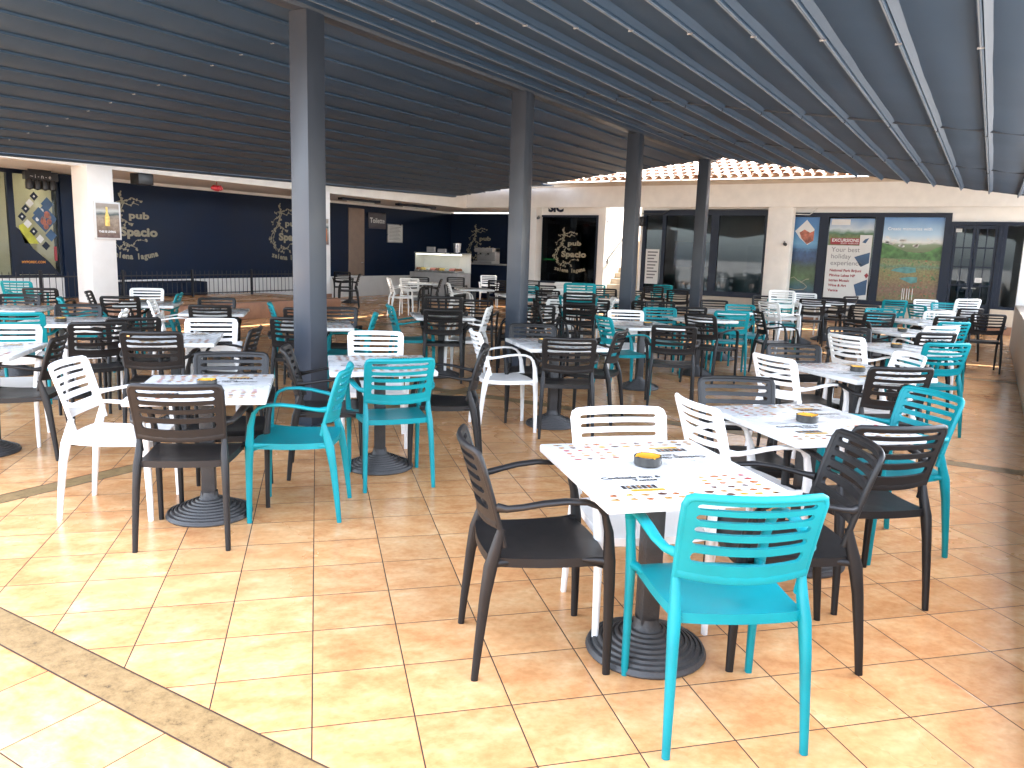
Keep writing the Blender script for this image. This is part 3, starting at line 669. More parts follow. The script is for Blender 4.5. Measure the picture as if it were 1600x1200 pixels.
def pub_logo(h, mtx, name_par, nm='painted_logo'):
    """tree of vines with the words, drawn in its own plane (u to the right, v up) then placed by mtx"""
    b = MB(); W = .82 * h; rd = random.Random(11)
    def P(u, v): return Vector((u * W, (1 - v) * h, 0))
    def stroke(pts, w0, w1):
        # smooth ribbon through the points
        q = []
        for i in range(len(pts) - 1):
            p0 = pts[max(i - 1, 0)]; p1 = pts[i]; p2 = pts[i + 1]; p3 = pts[min(i + 2, len(pts) - 1)]
            for k in range(6):
                t = k / 6
                q.append(tuple(.5 * ((2 * p1[c]) + (-p0[c] + p2[c]) * t + (2 * p0[c] - 5 * p1[c] + 4 * p2[c] - p3[c]) * t * t + (-p0[c] + 3 * p1[c] - 3 * p2[c] + p3[c]) * t ** 3) for c in (0, 1)))
        q.append(pts[-1]); q = [P(*a) for a in q]; n = len(q); L_ = []; R_ = []
        for i, a in enumerate(q):
            t = (q[min(i + 1, n - 1)] - q[max(i - 1, 0)]).normalized(); nn = Vector((-t.y, t.x, 0)); w_ = (w0 + (w1 - w0) * i / n) * h
            L_.append(a + nn * w_); R_.append(a - nn * w_)
        b.add([mtx @ v for v in L_ + R_], [(i, i + 1, n + i + 1, n + i) for i in range(n - 1)])
    def leaf(u, v, r, a):
        c = P(u, v); pts = []
        for k in range(8):
            th = 2 * math.pi * k / 8; x = r * h * math.cos(th); y = r * h * .62 * math.sin(th)
            pts.append(mtx @ (c + Vector((x * math.cos(a) - y * math.sin(a), x * math.sin(a) + y * math.cos(a), .0008))))
        b.poly(pts)
    vines = [([(.30, .0), (.27, .08), (.33, .16), (.30, .24), (.24, .32), (.18, .42), (.10, .50), (.04, .58), (.04, .68), (.12, .76), (.16, .84)], .010, .006),
             ([(.33, .10), (.28, .2), (.26, .30), (.27, .38), (.16, .46), (.12, .55), (.08, .65), (.14, .76), (.24, .84), (.40, .86)], .009, .004),
             ([(.31, .15), (.42, .13), (.50, .09), (.60, .12), (.72, .13)], .007, .004), ([(.34, .17), (.46, .20), (.54, .17), (.64, .19)], .006, .004),
             ([(.31, .14), (.22, .16), (.14, .19)], .006, .004), ([(.24, .40), (.34, .42), (.42, .46), (.52, .47)], .006, .003),
             ([(.26, .38), (.36, .46), (.30, .5)], .005, .003), ([(.22, .84), (.34, .76), (.46, .80), (.56, .72), (.66, .71), (.76, .73)], .006, .003),
             ([(.30, .86), (.40, .80), (.52, .82), (.58, .86)], .006, .004), ([(.20, .26), (.12, .30), (.08, .38)], .005, .003), ([(.05, .6), (.0, .64), (.02, .72)], .005, .003)]
    for pts, a, c in vines:
        stroke(pts, a, c)
        for p, q in zip(pts[:-1], pts[1:]):
            for k in range(2):
                t = rd.random(); u = p[0] + (q[0] - p[0]) * t + rd.uniform(-.035, .035); v = p[1] + (q[1] - p[1]) * t + rd.uniform(-.025, .025)
                leaf(u, v, rd.uniform(.015, .025), rd.uniform(0, 3.1))
    def fit(body, u0, u1, v0, v1, bold):
        t_ = MB(); t_.text(body, 1, Matrix.Identity(4), 0, bold=bold, space=1.04)
        xs_ = [v[0] for v in t_.v]; ys_ = [v[1] for v in t_.v]
        sx = (u1 - u0) * W / (max(xs_) - min(xs_)); sy = (v1 - v0) * h / (max(ys_) - min(ys_))
        b.add([mtx @ Vector(((v[0] - min(xs_)) * sx + u0 * W, (v[1] - min(ys_)) * sy + (1 - v1) * h, .001)) for v in t_.v], t_.f)
    fit('pub', .43, .84, .295, .43, .045)
    fit('Spacio', .24, 1.0, .52, .70, .05)
    word = 'zelena laguna'; n = len(word)
    for i, ch in enumerate(word):
        if ch == ' ': continue
        t = (i + .5) / n; u = .03 + t * .97; dv = .055 * (1 - (2 * t - 1) ** 2); a = .35 * (t - .5) * 1.2
        b.text(ch, .118 * h, mtx @ Matrix.Translation((u * W, (.055 - dv) * h, .001)) @ Matrix.Rotation(a, 4, 'Z'), 0, bold=.0055 * h, align='CENTER')
    return b
for nm, h, mtx, lab in (('pub_logo', 1.52, FY(NX + .006, 8.88, 1.10), 'painted pub Spacio tree logo half hidden by the near white column'),
                        ('pub_logo', 1.54, FY(NX + .006, 13.55, 1.115), 'painted pub Spacio tree logo left of the first post'),
                        ('pub_logo', 1.43, FX(21.994, -14.5, 1.02), 'painted pub Spacio tree logo on the wall behind the bar'),
                        ('pub_logo', 1.33, FX(WY - .006 + .03, -9.76, .965), 'painted pub Spacio tree logo on the glass panel left of the stairs')):
    o = put(nm, pub_logo(h, mtx, None), 'beige'); tag(o, lab, 'logo', 'pub logos painted on navy panels')

# ceiling things in the arcade
for i, (y0, y1) in enumerate(((14.8, 16.4), (17.25, 19.1))):
    t = thing('heater_lamp', ('nearer' if i == 0 else 'farther') + ' long dark strip fitting under the arcade ceiling', 'light fitting', (-13.85, y0, 2.80), 0, 'strip fittings under the arcade ceiling')
    b = MB(); b.box(-.09, .09, 0, y1 - y0, 0, .07, bev=.01); put('housing', b, 'navyframe', t, smooth=True)
    b = MB(); b.tube([(0, .25, -.015), (0, y1 - y0 - .2, -.015)], .022, 8); put('tube', b, 'tube', t, smooth=True)
b = MB(); b.box(-12.98, -12.7, 8.0, 8.32, 2.62, 2.83, bev=.01)
for k in (8.08, 8.24): b.lathe([(0, 2.615), (.05, 2.615), (.05, 2.63)], 12, 0, -12.84, k)
tag(put('ceiling_speaker', b, 'blackbox', smooth=True), 'black box fitting under the ceiling right of the near white column', 'speaker')
b = MB()
for k in range(7):
    a = k * .9; b.lathe([(0, 2.66 + .02 * (k % 3)), (.05, 2.70), (.055, 2.75), (0, 2.80)], 8, 0, -13.3 + .05 * math.cos(a), 10.3 + .09 * math.sin(a))
b.tube([(-13.3, 10.3, 2.78), (-13.3, 10.3, 2.87)], .008, 6)
tag(put('red_hanging_basket', b, 'red', smooth=True), 'small red flower like ornament hanging under the arcade ceiling', 'ornament')

# raised arcade edge, fence, bench
tb = MB(); tb.box(-15.24, -11.75, 2.5, 12.55, .004, .26)
tf = struct('arcade_step', tb, 'plinth')
tb = MB(); tb.box(-15.24, -11.78, 2.52, 12.53, .2601, .28); struct('arcade_floor', tb, 'tile_d')
b = MB(); b.box(-11.5, -11.2, 6.4, 12.0, .004, .34, bev=.01); tag(put('low_terracotta_wall', b, 'plinth', smooth=True), 'low terracotta wall in front of the arcade fence', 'wall')
fe = thing('iron_fence', 'black iron railing along the shaded arcade', 'fence', (-14.1, 5.0, .28))
def fput(name, mb, mats): return put(name, mb, mats, fe)
for z in (.06, .48):
    b = MB(); b.box(-.012, .012, 0, 8.6, z, z + .025); fput('rail', b, 'ironfence')
me = MB().tube([(0, 0, .04), (0, 0, .57), (0, 0, .60)], [.007, .007, .001], 6).mesh('baluster', 'ironfence')
for i in range(69): link('baluster', me, fe, (.0, .06 + .124 * i, 0))
me = MB().box(-.022, .022, -.022, .022, 0, .62).mesh('fence_post', 'ironfence')
for i in range(6): link('fence_post', me, fe, (.04, .02 + 1.71 * i, 0))
b = MB(); b.box(-15.1, -14.5, 8.6, 10.9, .281, .60, bev=.02); tag(put('storage_bench', b, 'navy', smooth=True), 'low navy box bench behind the iron fence', 'bench')

# ------------------------------------------------------------------ display case and bar
dc = thing('display_case', 'lit glass ice cream display case with a grey front in the hall', 'display case', (-12.25, 17.3, 0))
b = MB(); b.box(-.86, .86, -.35, .35, 0, .86, bev=.01); put('cabinet', b, 'case', dc, smooth=True)
b = MB(); b.box(-.86, .86, .33, .35, .861, 1.41); b.box(-.86, -.84, -.1, .33, .861, 1.41); put('back_panel', b, 'paper', dc)
b = MB(); b.box(-.86, .86, -.15, .35, 1.411, 1.44); put('top', b, 'steel', dc)
b = MB(); b.poly([(-.86, -.35, .862), (.86, -.35, .862), (.86, -.15, 1.41), (-.86, -.15, 1.41)]); put('front_glass', b, 'glassc', dc)
b = MB(); b.box(-.8, .8, -.10, -.04, 1.37, 1.40); put('lamp_strip', b, 'lamp', dc)
rd = random.Random(4)
for i in range(9):
    x = -.68 + .17 * i
    b = MB(); b.box(x - .075, x + .075, -.27, .15, .863, .92, 0, .005)
    for k in range(4): b.lathe([(0, .93 + .07), (.035, .985), (.055, .95), (.045, .915)], 8, 1, x + rd.uniform(-.02, .02), -.18 + .09 * k)
    t = put('ice_cream_tub', b, ['steel', ('cake_y', 'cake_b', 'cake_p', 'paper')[(i * 7 + 1) % 4]], dc, smooth=True)
for x, lab in ((-12.6, 'left small paper box on top of the display case'), (-12.2, 'right small paper box on top of the display case')):
    b = MB(); b.box(x - .14, x + .14, 17.28, 17.36, 1.441, 1.60 - (.05 if x > -12.4 else 0)); tag(put('paper_box', b, 'case'), lab, 'box')
b = MB(); b.lathe([(0, 1.441), (.09, 1.441), (.11, 1.60), (.12, 1.72), (.105, 1.72), (.09, 1.46)], 16, 0, -11.65, 17.3)
tag(put('steel_jug', b, 'steel', smooth=True), 'metal jug on the right end of the display case', 'jug')
bar = thing('bar_counter', 'navy bar counter with a pale top to the right of the display case', 'bar', (-11.9, 20.2, 0))
b = MB(); b.box(-1.3, 1.1, -.3, .3, 0, 1.08, bev=.01); put('counter', b, 'navy', bar, smooth=True)
b = MB(); b.box(-1.35, 1.15, -.36, .36, 1.081, 1.12, bev=.008); put('counter_top', b, 'case', bar, smooth=True)
cm = thing('coffee_machine', 'grey coffee machine on the bar counter', 'coffee machine', (-12.5, 20.2, 1.121))
b = MB(); b.box(-.35, .35, -.25, .25, 0, .08, bev=.01); b.box(-.35, .35, -.05, .25, .08, .5, bev=.02); b.box(-.35, .35, -.22, .25, .36, .5, bev=.02); put('body', b, 'case', cm, smooth=True)
for x in (-.15, .15):
    b = MB(); b.tube([(x, -.15, .34), (x, -.15, .28)], .035, 10); b.tube([(x, -.15, .3), (x, -.3, .27)], .012, 6); put('brew_handle', b, 'blackbox', cm, smooth=True)
b = MB(); b.tube([(-10.75, WY + .35, 1.33), (-9.9, WY + .35, 1.33)], .018, 8)
b = MB(); b.tube([(-10.19, WY + .2, 1.33), (-9.75, WY + .2, 1.33)], .016, 8); tag(put('green_light_strip', b, 'neon'), 'glowing green light strip behind the pub window', 'light')
b = MB(); b.box(-10.19, -8.4, WY + .9, WY + 1.0, 0, 2.66); tag(put('pub_partition', b, 'navyframe'), 'dark partition behind the pub window', 'partition')

# ------------------------------------------------------------------ planter wall on the right and the white wall beyond it
pl = thing('planter', 'stone planter wall along the right edge of the terrace', 'planter', (2.3, 7, 0))
b = MB(); b.box(-.12, .12, -12, 9.2, 0, .82, bev=.012); b.box(.6, .75, -12, 9.2, 0, .82, bev=.012); b.box(.12, .6, 9.05, 9.2, 0, .819); put('wall', b, 'sill', pl, smooth=True)
b = MB(); b.box(.121, .599, -12, 9.04, 0, .74); put('soil', b, 'soil', pl)
def plant(x, y, s, lab, seed):
    t = thing('planter_plant', lab, 'plant', (x, y, .74), 0, 'plants in the stone planter')
    r_ = random.Random(seed); b = MB()
    for i in range(46):
        a = r_.uniform(0, 6.28); el = r_.uniform(.2, 1.4); L_ = s * r_.uniform(.5, 1); d = Vector((math.cos(a) * math.cos(el), math.sin(a) * math.cos(el), math.sin(el)))
        sd_ = d.cross(Vector((0, 0, 1))).normalized() * .022
        p1 = d * L_ * .5 + Vector((0, 0, .02)); p2 = d * L_ - Vector((0, 0, L_ * .15))
        b.add([(0, 0, 0), p1 + sd_, p1 - sd_, p2], [(0, 1, 2), (1, 3, 2)])
    put('foliage', b, 'leaf', t); 
    b = MB(); b.tube([(0, 0, 0), (.01, 0, s * .4)], [.012, .005], 6); put('stem', b, 'brown', t)
for i, (y, s, lab) in enumerate(((15.3, .34, 'bushy plant at the far end of the stone planter'), (13.2, .3, 'second plant from the far end of the stone planter'), (10.5, .35, 'third plant from the far end of the stone planter'), (7, .35, 'fourth plant from the far end of the stone planter'))): plant(2.66, y, s, lab, i)
b = MB(); b.box(2.18, 5.2, 16.25, 16.55, .0, 3.3, bev=.01); tag(put('white_wall', b, 'render_w', smooth=True), 'bright white wall end at the right edge beyond the planter', 'wall')
b = MB(); b.box(2.26, 2.75, 16.235, 16.249, 1.45, 2.1); tag(put('wall_poster', b, 'menu_orange'), 'orange poster on the bright white wall at the right edge', 'poster')

# ------------------------------------------------------------------ chair (faces +Y, origin on the floor)
def back_pt(x, z, off=0.0):
    """surface of the curved backrest, off = distance behind it"""
    t = (z - .545) / .305; hw = .205 + .012 * t
    s_ = x / hw
    y = -.193 - .078 * t - .012 * t * t + .042 * s_ * s_
    return Vector((x, y - off, z))
def chair_back():
    b = MB(); slots = [(.634, .668), (.694, .716), (.738, .759), (.779, .799), (.817, .834)]
    ze = [.583] + [v for s_ in slots for v in s_] + [.848]
    cols = [-1, -.93, -.855, -.835, -.80, -.6, -.3, 0, .3, .6, .80, .835, .855, .93, 1]
    n = len(cols); rows = []
    th = .017
    def hw(z): return .205 + .012 * (z - .545) / .305
    vs = {}; V = []
    def vid(i, k, side):
        # k: row boundary index; slot ends pinch to the slot's middle at |s| >= .855
        s_ = cols[i]; z = ze[k]
        a = abs(s_)
        if 1 <= k <= len(ze) - 2:
            lo, hi = slots[(k - 1) // 2]; mid = (lo + hi) / 2
            f = 0 if a >= .855 else (.72 if a >= .835 else 1)
            z = mid + (z - mid) * f
            if k > 0:
                zb_ = z
                z = zb_ - .012 * (1 - s_ * s_) * (1 - (k - 1) / 10)      # slots sag a little in the middle
        else:
            if k == 0: z = z - .014 * (1 - s_ * s_)
            if k == len(ze) - 1 and a > .9: z -= .004 if a < .99 else .020
        x = s_ * hw(z)
        if k == len(ze) - 1 and a > .99: x *= .965
        key = (i, k if not (a >= .855 and 1 <= k <= len(ze) - 2) else (k - 1) // 2 + 100, side)
        if key not in vs:
            p = back_pt(x, z, th if side else 0)
            vs[key] = len(V); V.append(p)
        return vs[key]
    F = []
    edges = {}
    def quad(i, k):
        a = [vid(i, k, 0), vid(i + 1, k, 0), vid(i + 1, k + 1, 0), vid(i, k + 1, 0)]
        c = [vid(i, k, 1), vid(i + 1, k, 1), vid(i + 1, k + 1, 1), vid(i, k + 1, 1)]
        def dd(l):
            o = []
            for v in l:
                if v not in o: o.append(v)
            return o
        A, Cc = dd(a), dd(c)
        if len(A) < 3: return
        F.append(tuple(A)); F.append(tuple(reversed(Cc)))
        for j in range(4):
            p, q = a[j], a[(j + 1) % 4]
            if p == q: continue
            P_, Q_ = c[j], c[(j + 1) % 4]
            key = frozenset((p, q)); edges.setdefault(key, []).append((p, q, Q_, P_))
    for i in range(n - 1):
        inside = abs((cols[i] + cols[i + 1]) / 2) < .855
        for k in range(len(ze) - 1):
            if k % 2 == 1:
                if inside: continue
                else: quad(i, k)                                          # pinched: vanishes
            else: quad(i, k)
    for e_ in edges.values():
        if len(e_) == 1: F.append(tuple(e_[0][::-1]))
    b.add(V, F)
    # rounded rim: up one side, across the top, down the other, and the bottom roll
    rim = []
    for s_ in (-1, 1):
        pass
    side = [(-1, .50), (-1, .56), (-1, .66), (-1, .76), (-1, .825), (-.965, .846), (-.90, .853)]
    top = [(-.6, .854), (-.3, .854), (0, .854), (.3, .854), (.6, .854)]
    path = side + top + [(-a, z) for a, z in reversed(side)]
    b.tube([back_pt(a * hw(z), z, .007) for a, z in path], [(.013, .011)] * len(path), 8, up=Vector((0, -1, .3)), sq=2.6)
    bt = [(a / 5, .583 - .014 * (1 - (a / 5) ** 2)) for a in range(-5, 6)]
    b.tube([back_pt(a * .205, z + .010, .008) for a, z in bt], [(.010, .024)] * 11, 8, sq=2.6, up=Vector((0, 0, 1)))
    return b
def chair_seat():
    def hwid(v): return .205 + .027 * v - .01 * (v > .95)
    def P(u, v, dz=0):
        y = -.195 + .43 * v; x = (2 * u - 1) * hwid(v)
        r = abs(2 * u - 1)
        z = .452 + .020 * (2 * v - 1) ** 2 * .5 - .010 * (1 - r * r) * (1 - abs(2 * v - 1) ** 2)
        if v > .85: z -= .35 * (v - .85) ** 2 * 3
        if v < .08: y += 0.0
        y += (-.022 * (1 - r * r) if v < .001 else 0) + (.020 * (1 - r * r) if v > .999 else 0)
        return Vector((x, y, z + dz))
    b = MB(); nu, nv = 10, 10
    vs = [P(i / nu, j / nv) for j in range(nv + 1) for i in range(nu + 1)] + [P(i / nu, j / nv, -.034 if (i in (0, nu) or j in (0, nv)) else -.012) for j in range(nv + 1) for i in range(nu + 1)]
    o = (nu + 1) * (nv + 1); w_ = nu + 1
    fs = [(j * w_ + i, j * w_ + i + 1, (j + 1) * w_ + i + 1, (j + 1) * w_ + i) for j in range(nv) for i in range(nu)]
    fs += [tuple(reversed([a + o for a in f])) for f in fs]
    ring = [i for i in range(nu + 1)] + [j * w_ + nu for j in range(1, nv + 1)] + [nv * w_ + i for i in range(nu - 1, -1, -1)] + [j * w_ for j in range(nv - 1, 0, -1)]
    for a, c in zip(ring, ring[1:] + ring[:1]): fs.append((a, a + o, c + o, c))
    b.add(vs, fs)
    return b
def chair_leg_rear(s):
    b = MB(); X = Vector((0, 1, 0))
    b.tube([(s * .225, -.247, 0), (s * .222, -.236, .12), (s * .216, -.214, .32), (s * .211, -.196, .43), (s * .206, -.176, .50), (s * .205, -.160, .57)],
           [(.0125, .0135), (.014, .016), (.017, .021), (.019, .026), (.017, .022), (.013, .014)], 10, up=X, sq=2.8)
    b.tube([(s * .208, -.20, .44), (s * .195, -.13, .438), (s * .19, -.08, .44)], [(.022, .016), (.015, .013), (.006, .008)], 8, sq=2.6)
    return b
def chair_leg_front(s):
    b = MB(); X = Vector((0, 1, 0))
    b.tube([(s * .240, .2475, 0), (s * .240, .246, .15), (s * .241, .242, .34), (s * .243, .236, .45), (s * .252, .226, .56), (s * .262, .205, .632)],
           [(.0125, .0145), (.014, .017), (.016, .021), (.018, .024), (.016, .018), (.019, .012)], 10, up=X, sq=2.8)
    b.tube([(s * .242, .236, .445), (s * .225, .19, .445), (s * .222, .14, .447)], [(.018, .018), (.014, .014), (.006, .008)], 8, sq=2.6)
    return b
def chair_arm(s):
    b = MB(); pts = [(.262, .206, .630), (.266, .180, .662), (.266, .135, .680), (.264, .06, .684), (.259, -.02, .676), (.251, -.09, .662), (.236, -.145, .652), (.212, -.175, .650)]
    b.tube([(s * x, y, z) for x, y, z in pts], [(.020, .012), (.021, .010), (.022, .0095), (.022, .0095), (.021, .0095), (.019, .010), (.016, .012), (.012, .018)], 10, sq=2.6)
    return b
CH = {}
for key, mat in (('T', 'teal'), ('W', 'white'), ('D', 'dark')):
    CH[key] = [('backrest', chair_back().mesh('backrest', mat, True, 50)), ('seat', chair_seat().mesh('seat', mat, True, 50))]
    for s in (-1, 1):
        CH[key] += [('leg', chair_leg_rear(s).mesh('rear_leg', mat, True, 60)), ('leg', chair_leg_front(s).mesh('front_leg', mat, True, 60)), ('armrest', chair_arm(s).mesh('armrest', mat, True, 60))]
GR = {'T': 'teal slatted armchairs', 'W': 'white slatted armchairs', 'D': 'dark slatted armchairs'}
CHAIRS = [  # positions of chairs and tables computed from image pixels, overlaps then pushed apart
    ('T', 1.059, 0.827, 126.5, 0, 'bright teal slatted armchair nearest the camera, its back to us'),
    ('D', 0.315, 0.867, 41.1, 0, 'dark brown armchair at the left side of the nearest table'),
    ('W', 0.525, 1.381, 314, 0, 'white armchair facing us across the nearest table'),
    ('W', 0.746, 2.171, 46, 0, 'white armchair at the left side of the second table on the right'),
    ('D', 1.139, 1.464, 209.6, 0, 'dark armchair tucked in right of the nearest table, behind the near teal chair'),
    ('D', 1.308, 2.216, 130.3, 0, 'large dark armchair seen from behind at the near side of the second right-hand table'),
    ('T', 1.348, 2.948, 225.2, 0, 'teal armchair at the right side of the second right-hand table'),
    ('D', 0.654, 2.662, 302, 0, 'dark grey armchair facing us behind the second right-hand table'),
    ('W', 0.596, 4.305, 54, 0, 'white armchair at the left side of the third right-hand table'),
    ('D', 0.525, 4.801, 300, 0, 'dark armchair facing us behind the third right-hand table'),
    ('W', 0.763, 6.475, 54, 0, 'white armchair at the left side of the fourth right-hand table'),
    ('D', 1.145, 4.344, 124, 0, 'dark armchair seen from behind at the near side of the third right-hand table'),
    ('W', 1.051, 4.924, 214, 0, 'white armchair at the right side of the third right-hand table'),
    ('T', 1.311, 6.456, 128, 0, 'bright teal armchair on the right aisle, past the white chair of the third table'),
    ('D', 1.162, 7.568, 130, 0, 'dark armchair hidden behind the teal aisle chair'),
    ('W', 1.158, 8.564, 130, 0, 'white armchair with arm reaching the fourth right-hand table'),
    ('D', 0.609, 6.972, 294, 0, 'dark armchair facing us behind the fourth right-hand table'),
    ('D', 0.567, 8.659, 50, 0, 'dark armchair at the left side of the fifth right-hand table'),
    ('D', 0.335, 10.497, 122, 0, 'dark armchair standing between the fifth and sixth right-hand tables'),
    ('T', 0.453, 11.111, 294, 0, 'teal armchair peeking out above a dark one below the landscape poster'),
    ('T', 0.877, 13.41, 45, 0, 'dark teal armchair below the right edge of the landscape poster'),
    ('W', 0.794, 15.268, 294, 0, 'small white armchair right under the landscape poster'),
    ('T', 1.148, 14.266, 294, 0, 'wide teal armchair before the red patch behind the glass door'),
    ('W', 1.019, 11.724, 118, 0, 'white armchair beyond the dark and teal aisle chairs'),
    ('D', 1.177, 10.605, 126, 0, 'dark armchair on the aisle, in front of the farthest right white chair'),
    ('T', 1.244, 9.44, 132, 0, 'teal armchair farthest along the right aisle'),
    ('D', 1.357, 13.211, 128, 0, 'dark armchair under a white one, before the double glass door'),
    ('W', 1.329, 13.246, 128, 0.13, 'white armchair stacked on a dark one before the double glass door'),
    ('D', 1.717, 11.821, 100, 0, 'dark armchair against the pier right of the double glass door'),
    ('D', -1.792, 13.233, 290, 0, 'dark armchair at the foot of the white pillar'),
    ('T', -1.354, 12.583, 290, 0, 'teal armchair under a white one by the white pillar'),
    ('W', -1.339, 12.541, 290, 0.13, 'white armchair stacked on a teal one by the white pillar'),
    ('W', -1.479, 15.384, 288, 0, 'white armchair under the island poster'),
    ('W', -1.181, 11.576, 60, 0, 'white armchair standing clear in the aisle before the white pillar'),
    ('D', -1.053, 13.578, 105, 0, 'dark armchair seen from behind at the table under the island poster'),
    ('D', -0.788, 14.485, 95, 0, 'dark armchair below the left edge of the excursion poster'),
    ('D', -0.837, 15.42, 150, 0, 'dark armchair below the right edge of the excursion poster'),
    ('D', -1.961, 10.722, 296, 0, 'dark armchair facing us just right of the fourth post'),
    ('T', -1.311, 9.933, 300, 0, 'teal armchair behind another teal one, right of the fourth post'),
    ('T', -1.206, 8.811, 112, 0, 'teal armchair seen from behind, right of the fourth post'),
    ('D', -1.168, 7.871, 75, 0, 'dark armchair crossing the foot of the fourth post'),
    ('D', -1.027, 6.127, 112, 0, 'dark armchair seen from behind between the third and fourth posts'),
    ('T', -1.893, 8.11, 298, 0, 'teal armchair facing us between the third and fourth posts'),
    ('D', -2.355, 9.345, 298, 0, 'dark armchair behind the teal one between the third and fourth posts'),
    ('W', -2.007, 7.254, 300, 0, 'white armchair facing us in front of the third post'),
    ('T', -1.754, 6.529, 48, 0, 'teal armchair seen edge-on between the second and third posts'),
    ('D', -1.379, 4.988, 190, 0, 'dark armchair turned aside beside the table in front of the second post'),
    ('D', -1.31, 4.282, 122, 0, 'dark armchair seen from behind at the table in front of the second post'),
    ('D', -1.849, 4.648, 302, 0, 'dark armchair standing against the foot of the second post'),
    ('W', -1.862, 4.141, 44, 0, 'white armchair facing right at the table in front of the second post'),
    ('D', -1.58, 2.926, 212, 0, 'dark armchair facing left at the table beside the first post'),
    ('W', -3.768, 6.393, 206, 0, 'white armchair facing left just left of the second post'),
    ('D', -3.764, 5.862, 124, 0, 'dark armchair seen from behind between the first and second posts'),
    ('D', -3.789, 5.899, 124, 0.13, 'dark armchair stacked on another between the first and second posts'),
    ('T', -4.292, 5.902, 48, 0, 'dark teal armchair facing right between the first and second posts'),
    ('T', -3.932, 4.434, 220, 0, 'teal armchair facing left, right of the first post'),
    ('D', -4.385, 4.713, 310, 0, 'grey armchair just showing right of the first post'),
    ('D', -4.084, 3.851, 130, 0, 'dark armchair half hidden by the first post'),
    ('T', -5.329, 4.983, 50, 0, 'teal armchair facing right, left of the first post'),
    ('D', -3.637, 2.622, 218, 0, 'dark armchair facing left at the table behind the front left one'),
    ('W', -2.387, 3.058, 310, 0, 'white armchair facing us at the table beside the first post'),
    ('T', -1.595, 2.309, 142.5, 0, 'teal armchair seen from behind at the table beside the first post'),
    ('D', -2.098, 2.218, 44, 0, 'dark armchair facing right in front of the foot of the first post'),
    ('D', -1.775, 0.897, 129, 0, 'dark brown armchair seen from behind at the front left table'),
    ('W', -2.487, 0.939, 36.5, 0, 'bright white armchair at the left side of the front left table'),
    ('T', -1.617, 1.523, 215.4, 0, 'teal armchair facing left at the right side of the front left table'),
    ('D', -2.149, 1.439, 314, 0, 'blue grey armchair facing us across the front left table'),
    ('D', -3.877, 2.183, 134, 0, 'dark armchair seen from behind, right behind the front left table'),
    ('W', -4.094, 2.825, 316, 0, 'white armchair facing us behind the front left group'),
    ('W', -5.675, 2.752, 232, 0, 'white armchair seen edge-on left of the dark-ringed table'),
    ('D', -4.844, 2.22, 160, 0, 'black armchair turned aside at the right end of the left table'),
    ('W', -6.376, 4.148, 48, 0, 'white armchair facing right, in front of the left white column'),
    ('W', -8.428, 5.138, 318, 0, 'white armchair facing us, right of the left white column'),
    ('D', -7.487, 4.226, 136, 0, 'dark armchair seen from behind at the foot of the left white column'),
    ('D', -8.181, 4.48, 52, 0, 'dark armchair just left of the left white column'),
    ('T', -7.656, 4.821, 226, 0, 'dark teal armchair facing left by the iron fence'),
    ('D', -5.778, 4.198, 134, 0, 'dark armchair seen from behind in front of the low terracotta wall'),
    ('D', -6.31, 4.644, 316, 0, 'grey armchair facing us beside the low terracotta wall'),
    ('D', -6.202, 2.852, 320, 0, 'grey armchair facing us across the left table'),
    ('T', -7.297, 3.627, 60, 0, 'dark teal armchair left of the white column, half behind grey slats'),
    ('T', -6.022, 2.271, 140, 0, 'bright teal armchair at the left edge of the picture, behind a white one'),
    ('T', -11.249, 4.966, 130, 0, 'dark teal armchair at the far left below the shop window'),
    ('D', -7.935, 3.16, 322, 0, 'grey armchair facing us at the far left table'),
    ('W', -4.552, 1.35, 322, 0, 'white armchair facing us at the left edge of the picture'),
    ('D', -4.066, 1.228, 228, 0, 'dark armchair facing left at the table cut by the left picture edge'),
    ('W', -9.793, 12.833, 120, 0, 'tall white armchair seen from behind, in front of the display case'),
    ('W', -9.714, 12.339, 50, 0, 'white armchair facing right beside the display case table'),
    ('D', -9.92, 13.35, 310, 0, 'dark armchair behind the display case table'),
    ('D', -9.296, 12.889, 215, 0, 'dark armchair facing left in front of the display case'),
    ('W', -7.618, 11.742, 40, 0, 'white armchair in the shade below the right end of the display case'),
    ('D', -9.524, 14.251, 305, 0, 'dark armchair below the right end of the display case'),
    ('W', -15.733, 17.347, 312, 0, 'pale armchair in the hall before the brown door'),
    ('D', -13.363, 14.369, 130, 0, 'dark armchair in the hall seen from behind, left of the brown door'),
    ('D', -12.096, 13.245, 220, 0, 'dark armchair in the hall turned left, below the brown door'),
    ('W', -10.053, 16.566, 305, 0, 'pale armchair at the bar left of the second post'),
    ('D', -8.264, 14.195, 120, 0, 'dark armchair at the bar against the second post'),
    ('T', -6.094, 11.852, 300, 0, 'teal armchair right of the second post, among the far tables'),
    ('D', -7.629, 14.653, 300, 0, 'dark armchair farthest back right of the second post'),
    ('D', -3.421, 7.547, 118, 0, 'dark armchair directly right of the second post'),
    ('D', -6.329, 13.024, 118, 0, 'dark armchair under the green light strip'),
    ('D', -5.245, 11.143, 118, 0, 'dark armchair in front of the one under the green light strip'),
    ('W', -5.402, 11.875, 140, 0, 'white armchair below the word on the painted panel'),
    ('W', -7.033, 14.983, 140, 0, 'small white armchair farthest back below the painted panel'),
    ('W', -3.956, 8.891, 150, 0, 'white armchair turned aside, left of the dark and teal stack'),
    ('W', -4.612, 11.369, 300, 0, 'white armchair facing us behind the dark and teal stack'),
    ('D', -3.211, 8.325, 118, 0, 'dark armchair at the bottom of the stack below the painted panel'),
    ('D', -3.232, 8.365, 118, 0.13, 'dark armchair second from the floor in the stack below the painted panel'),
    ('T', -3.253, 8.405, 118, 0.26, 'teal armchair on top of the stack below the painted panel'),
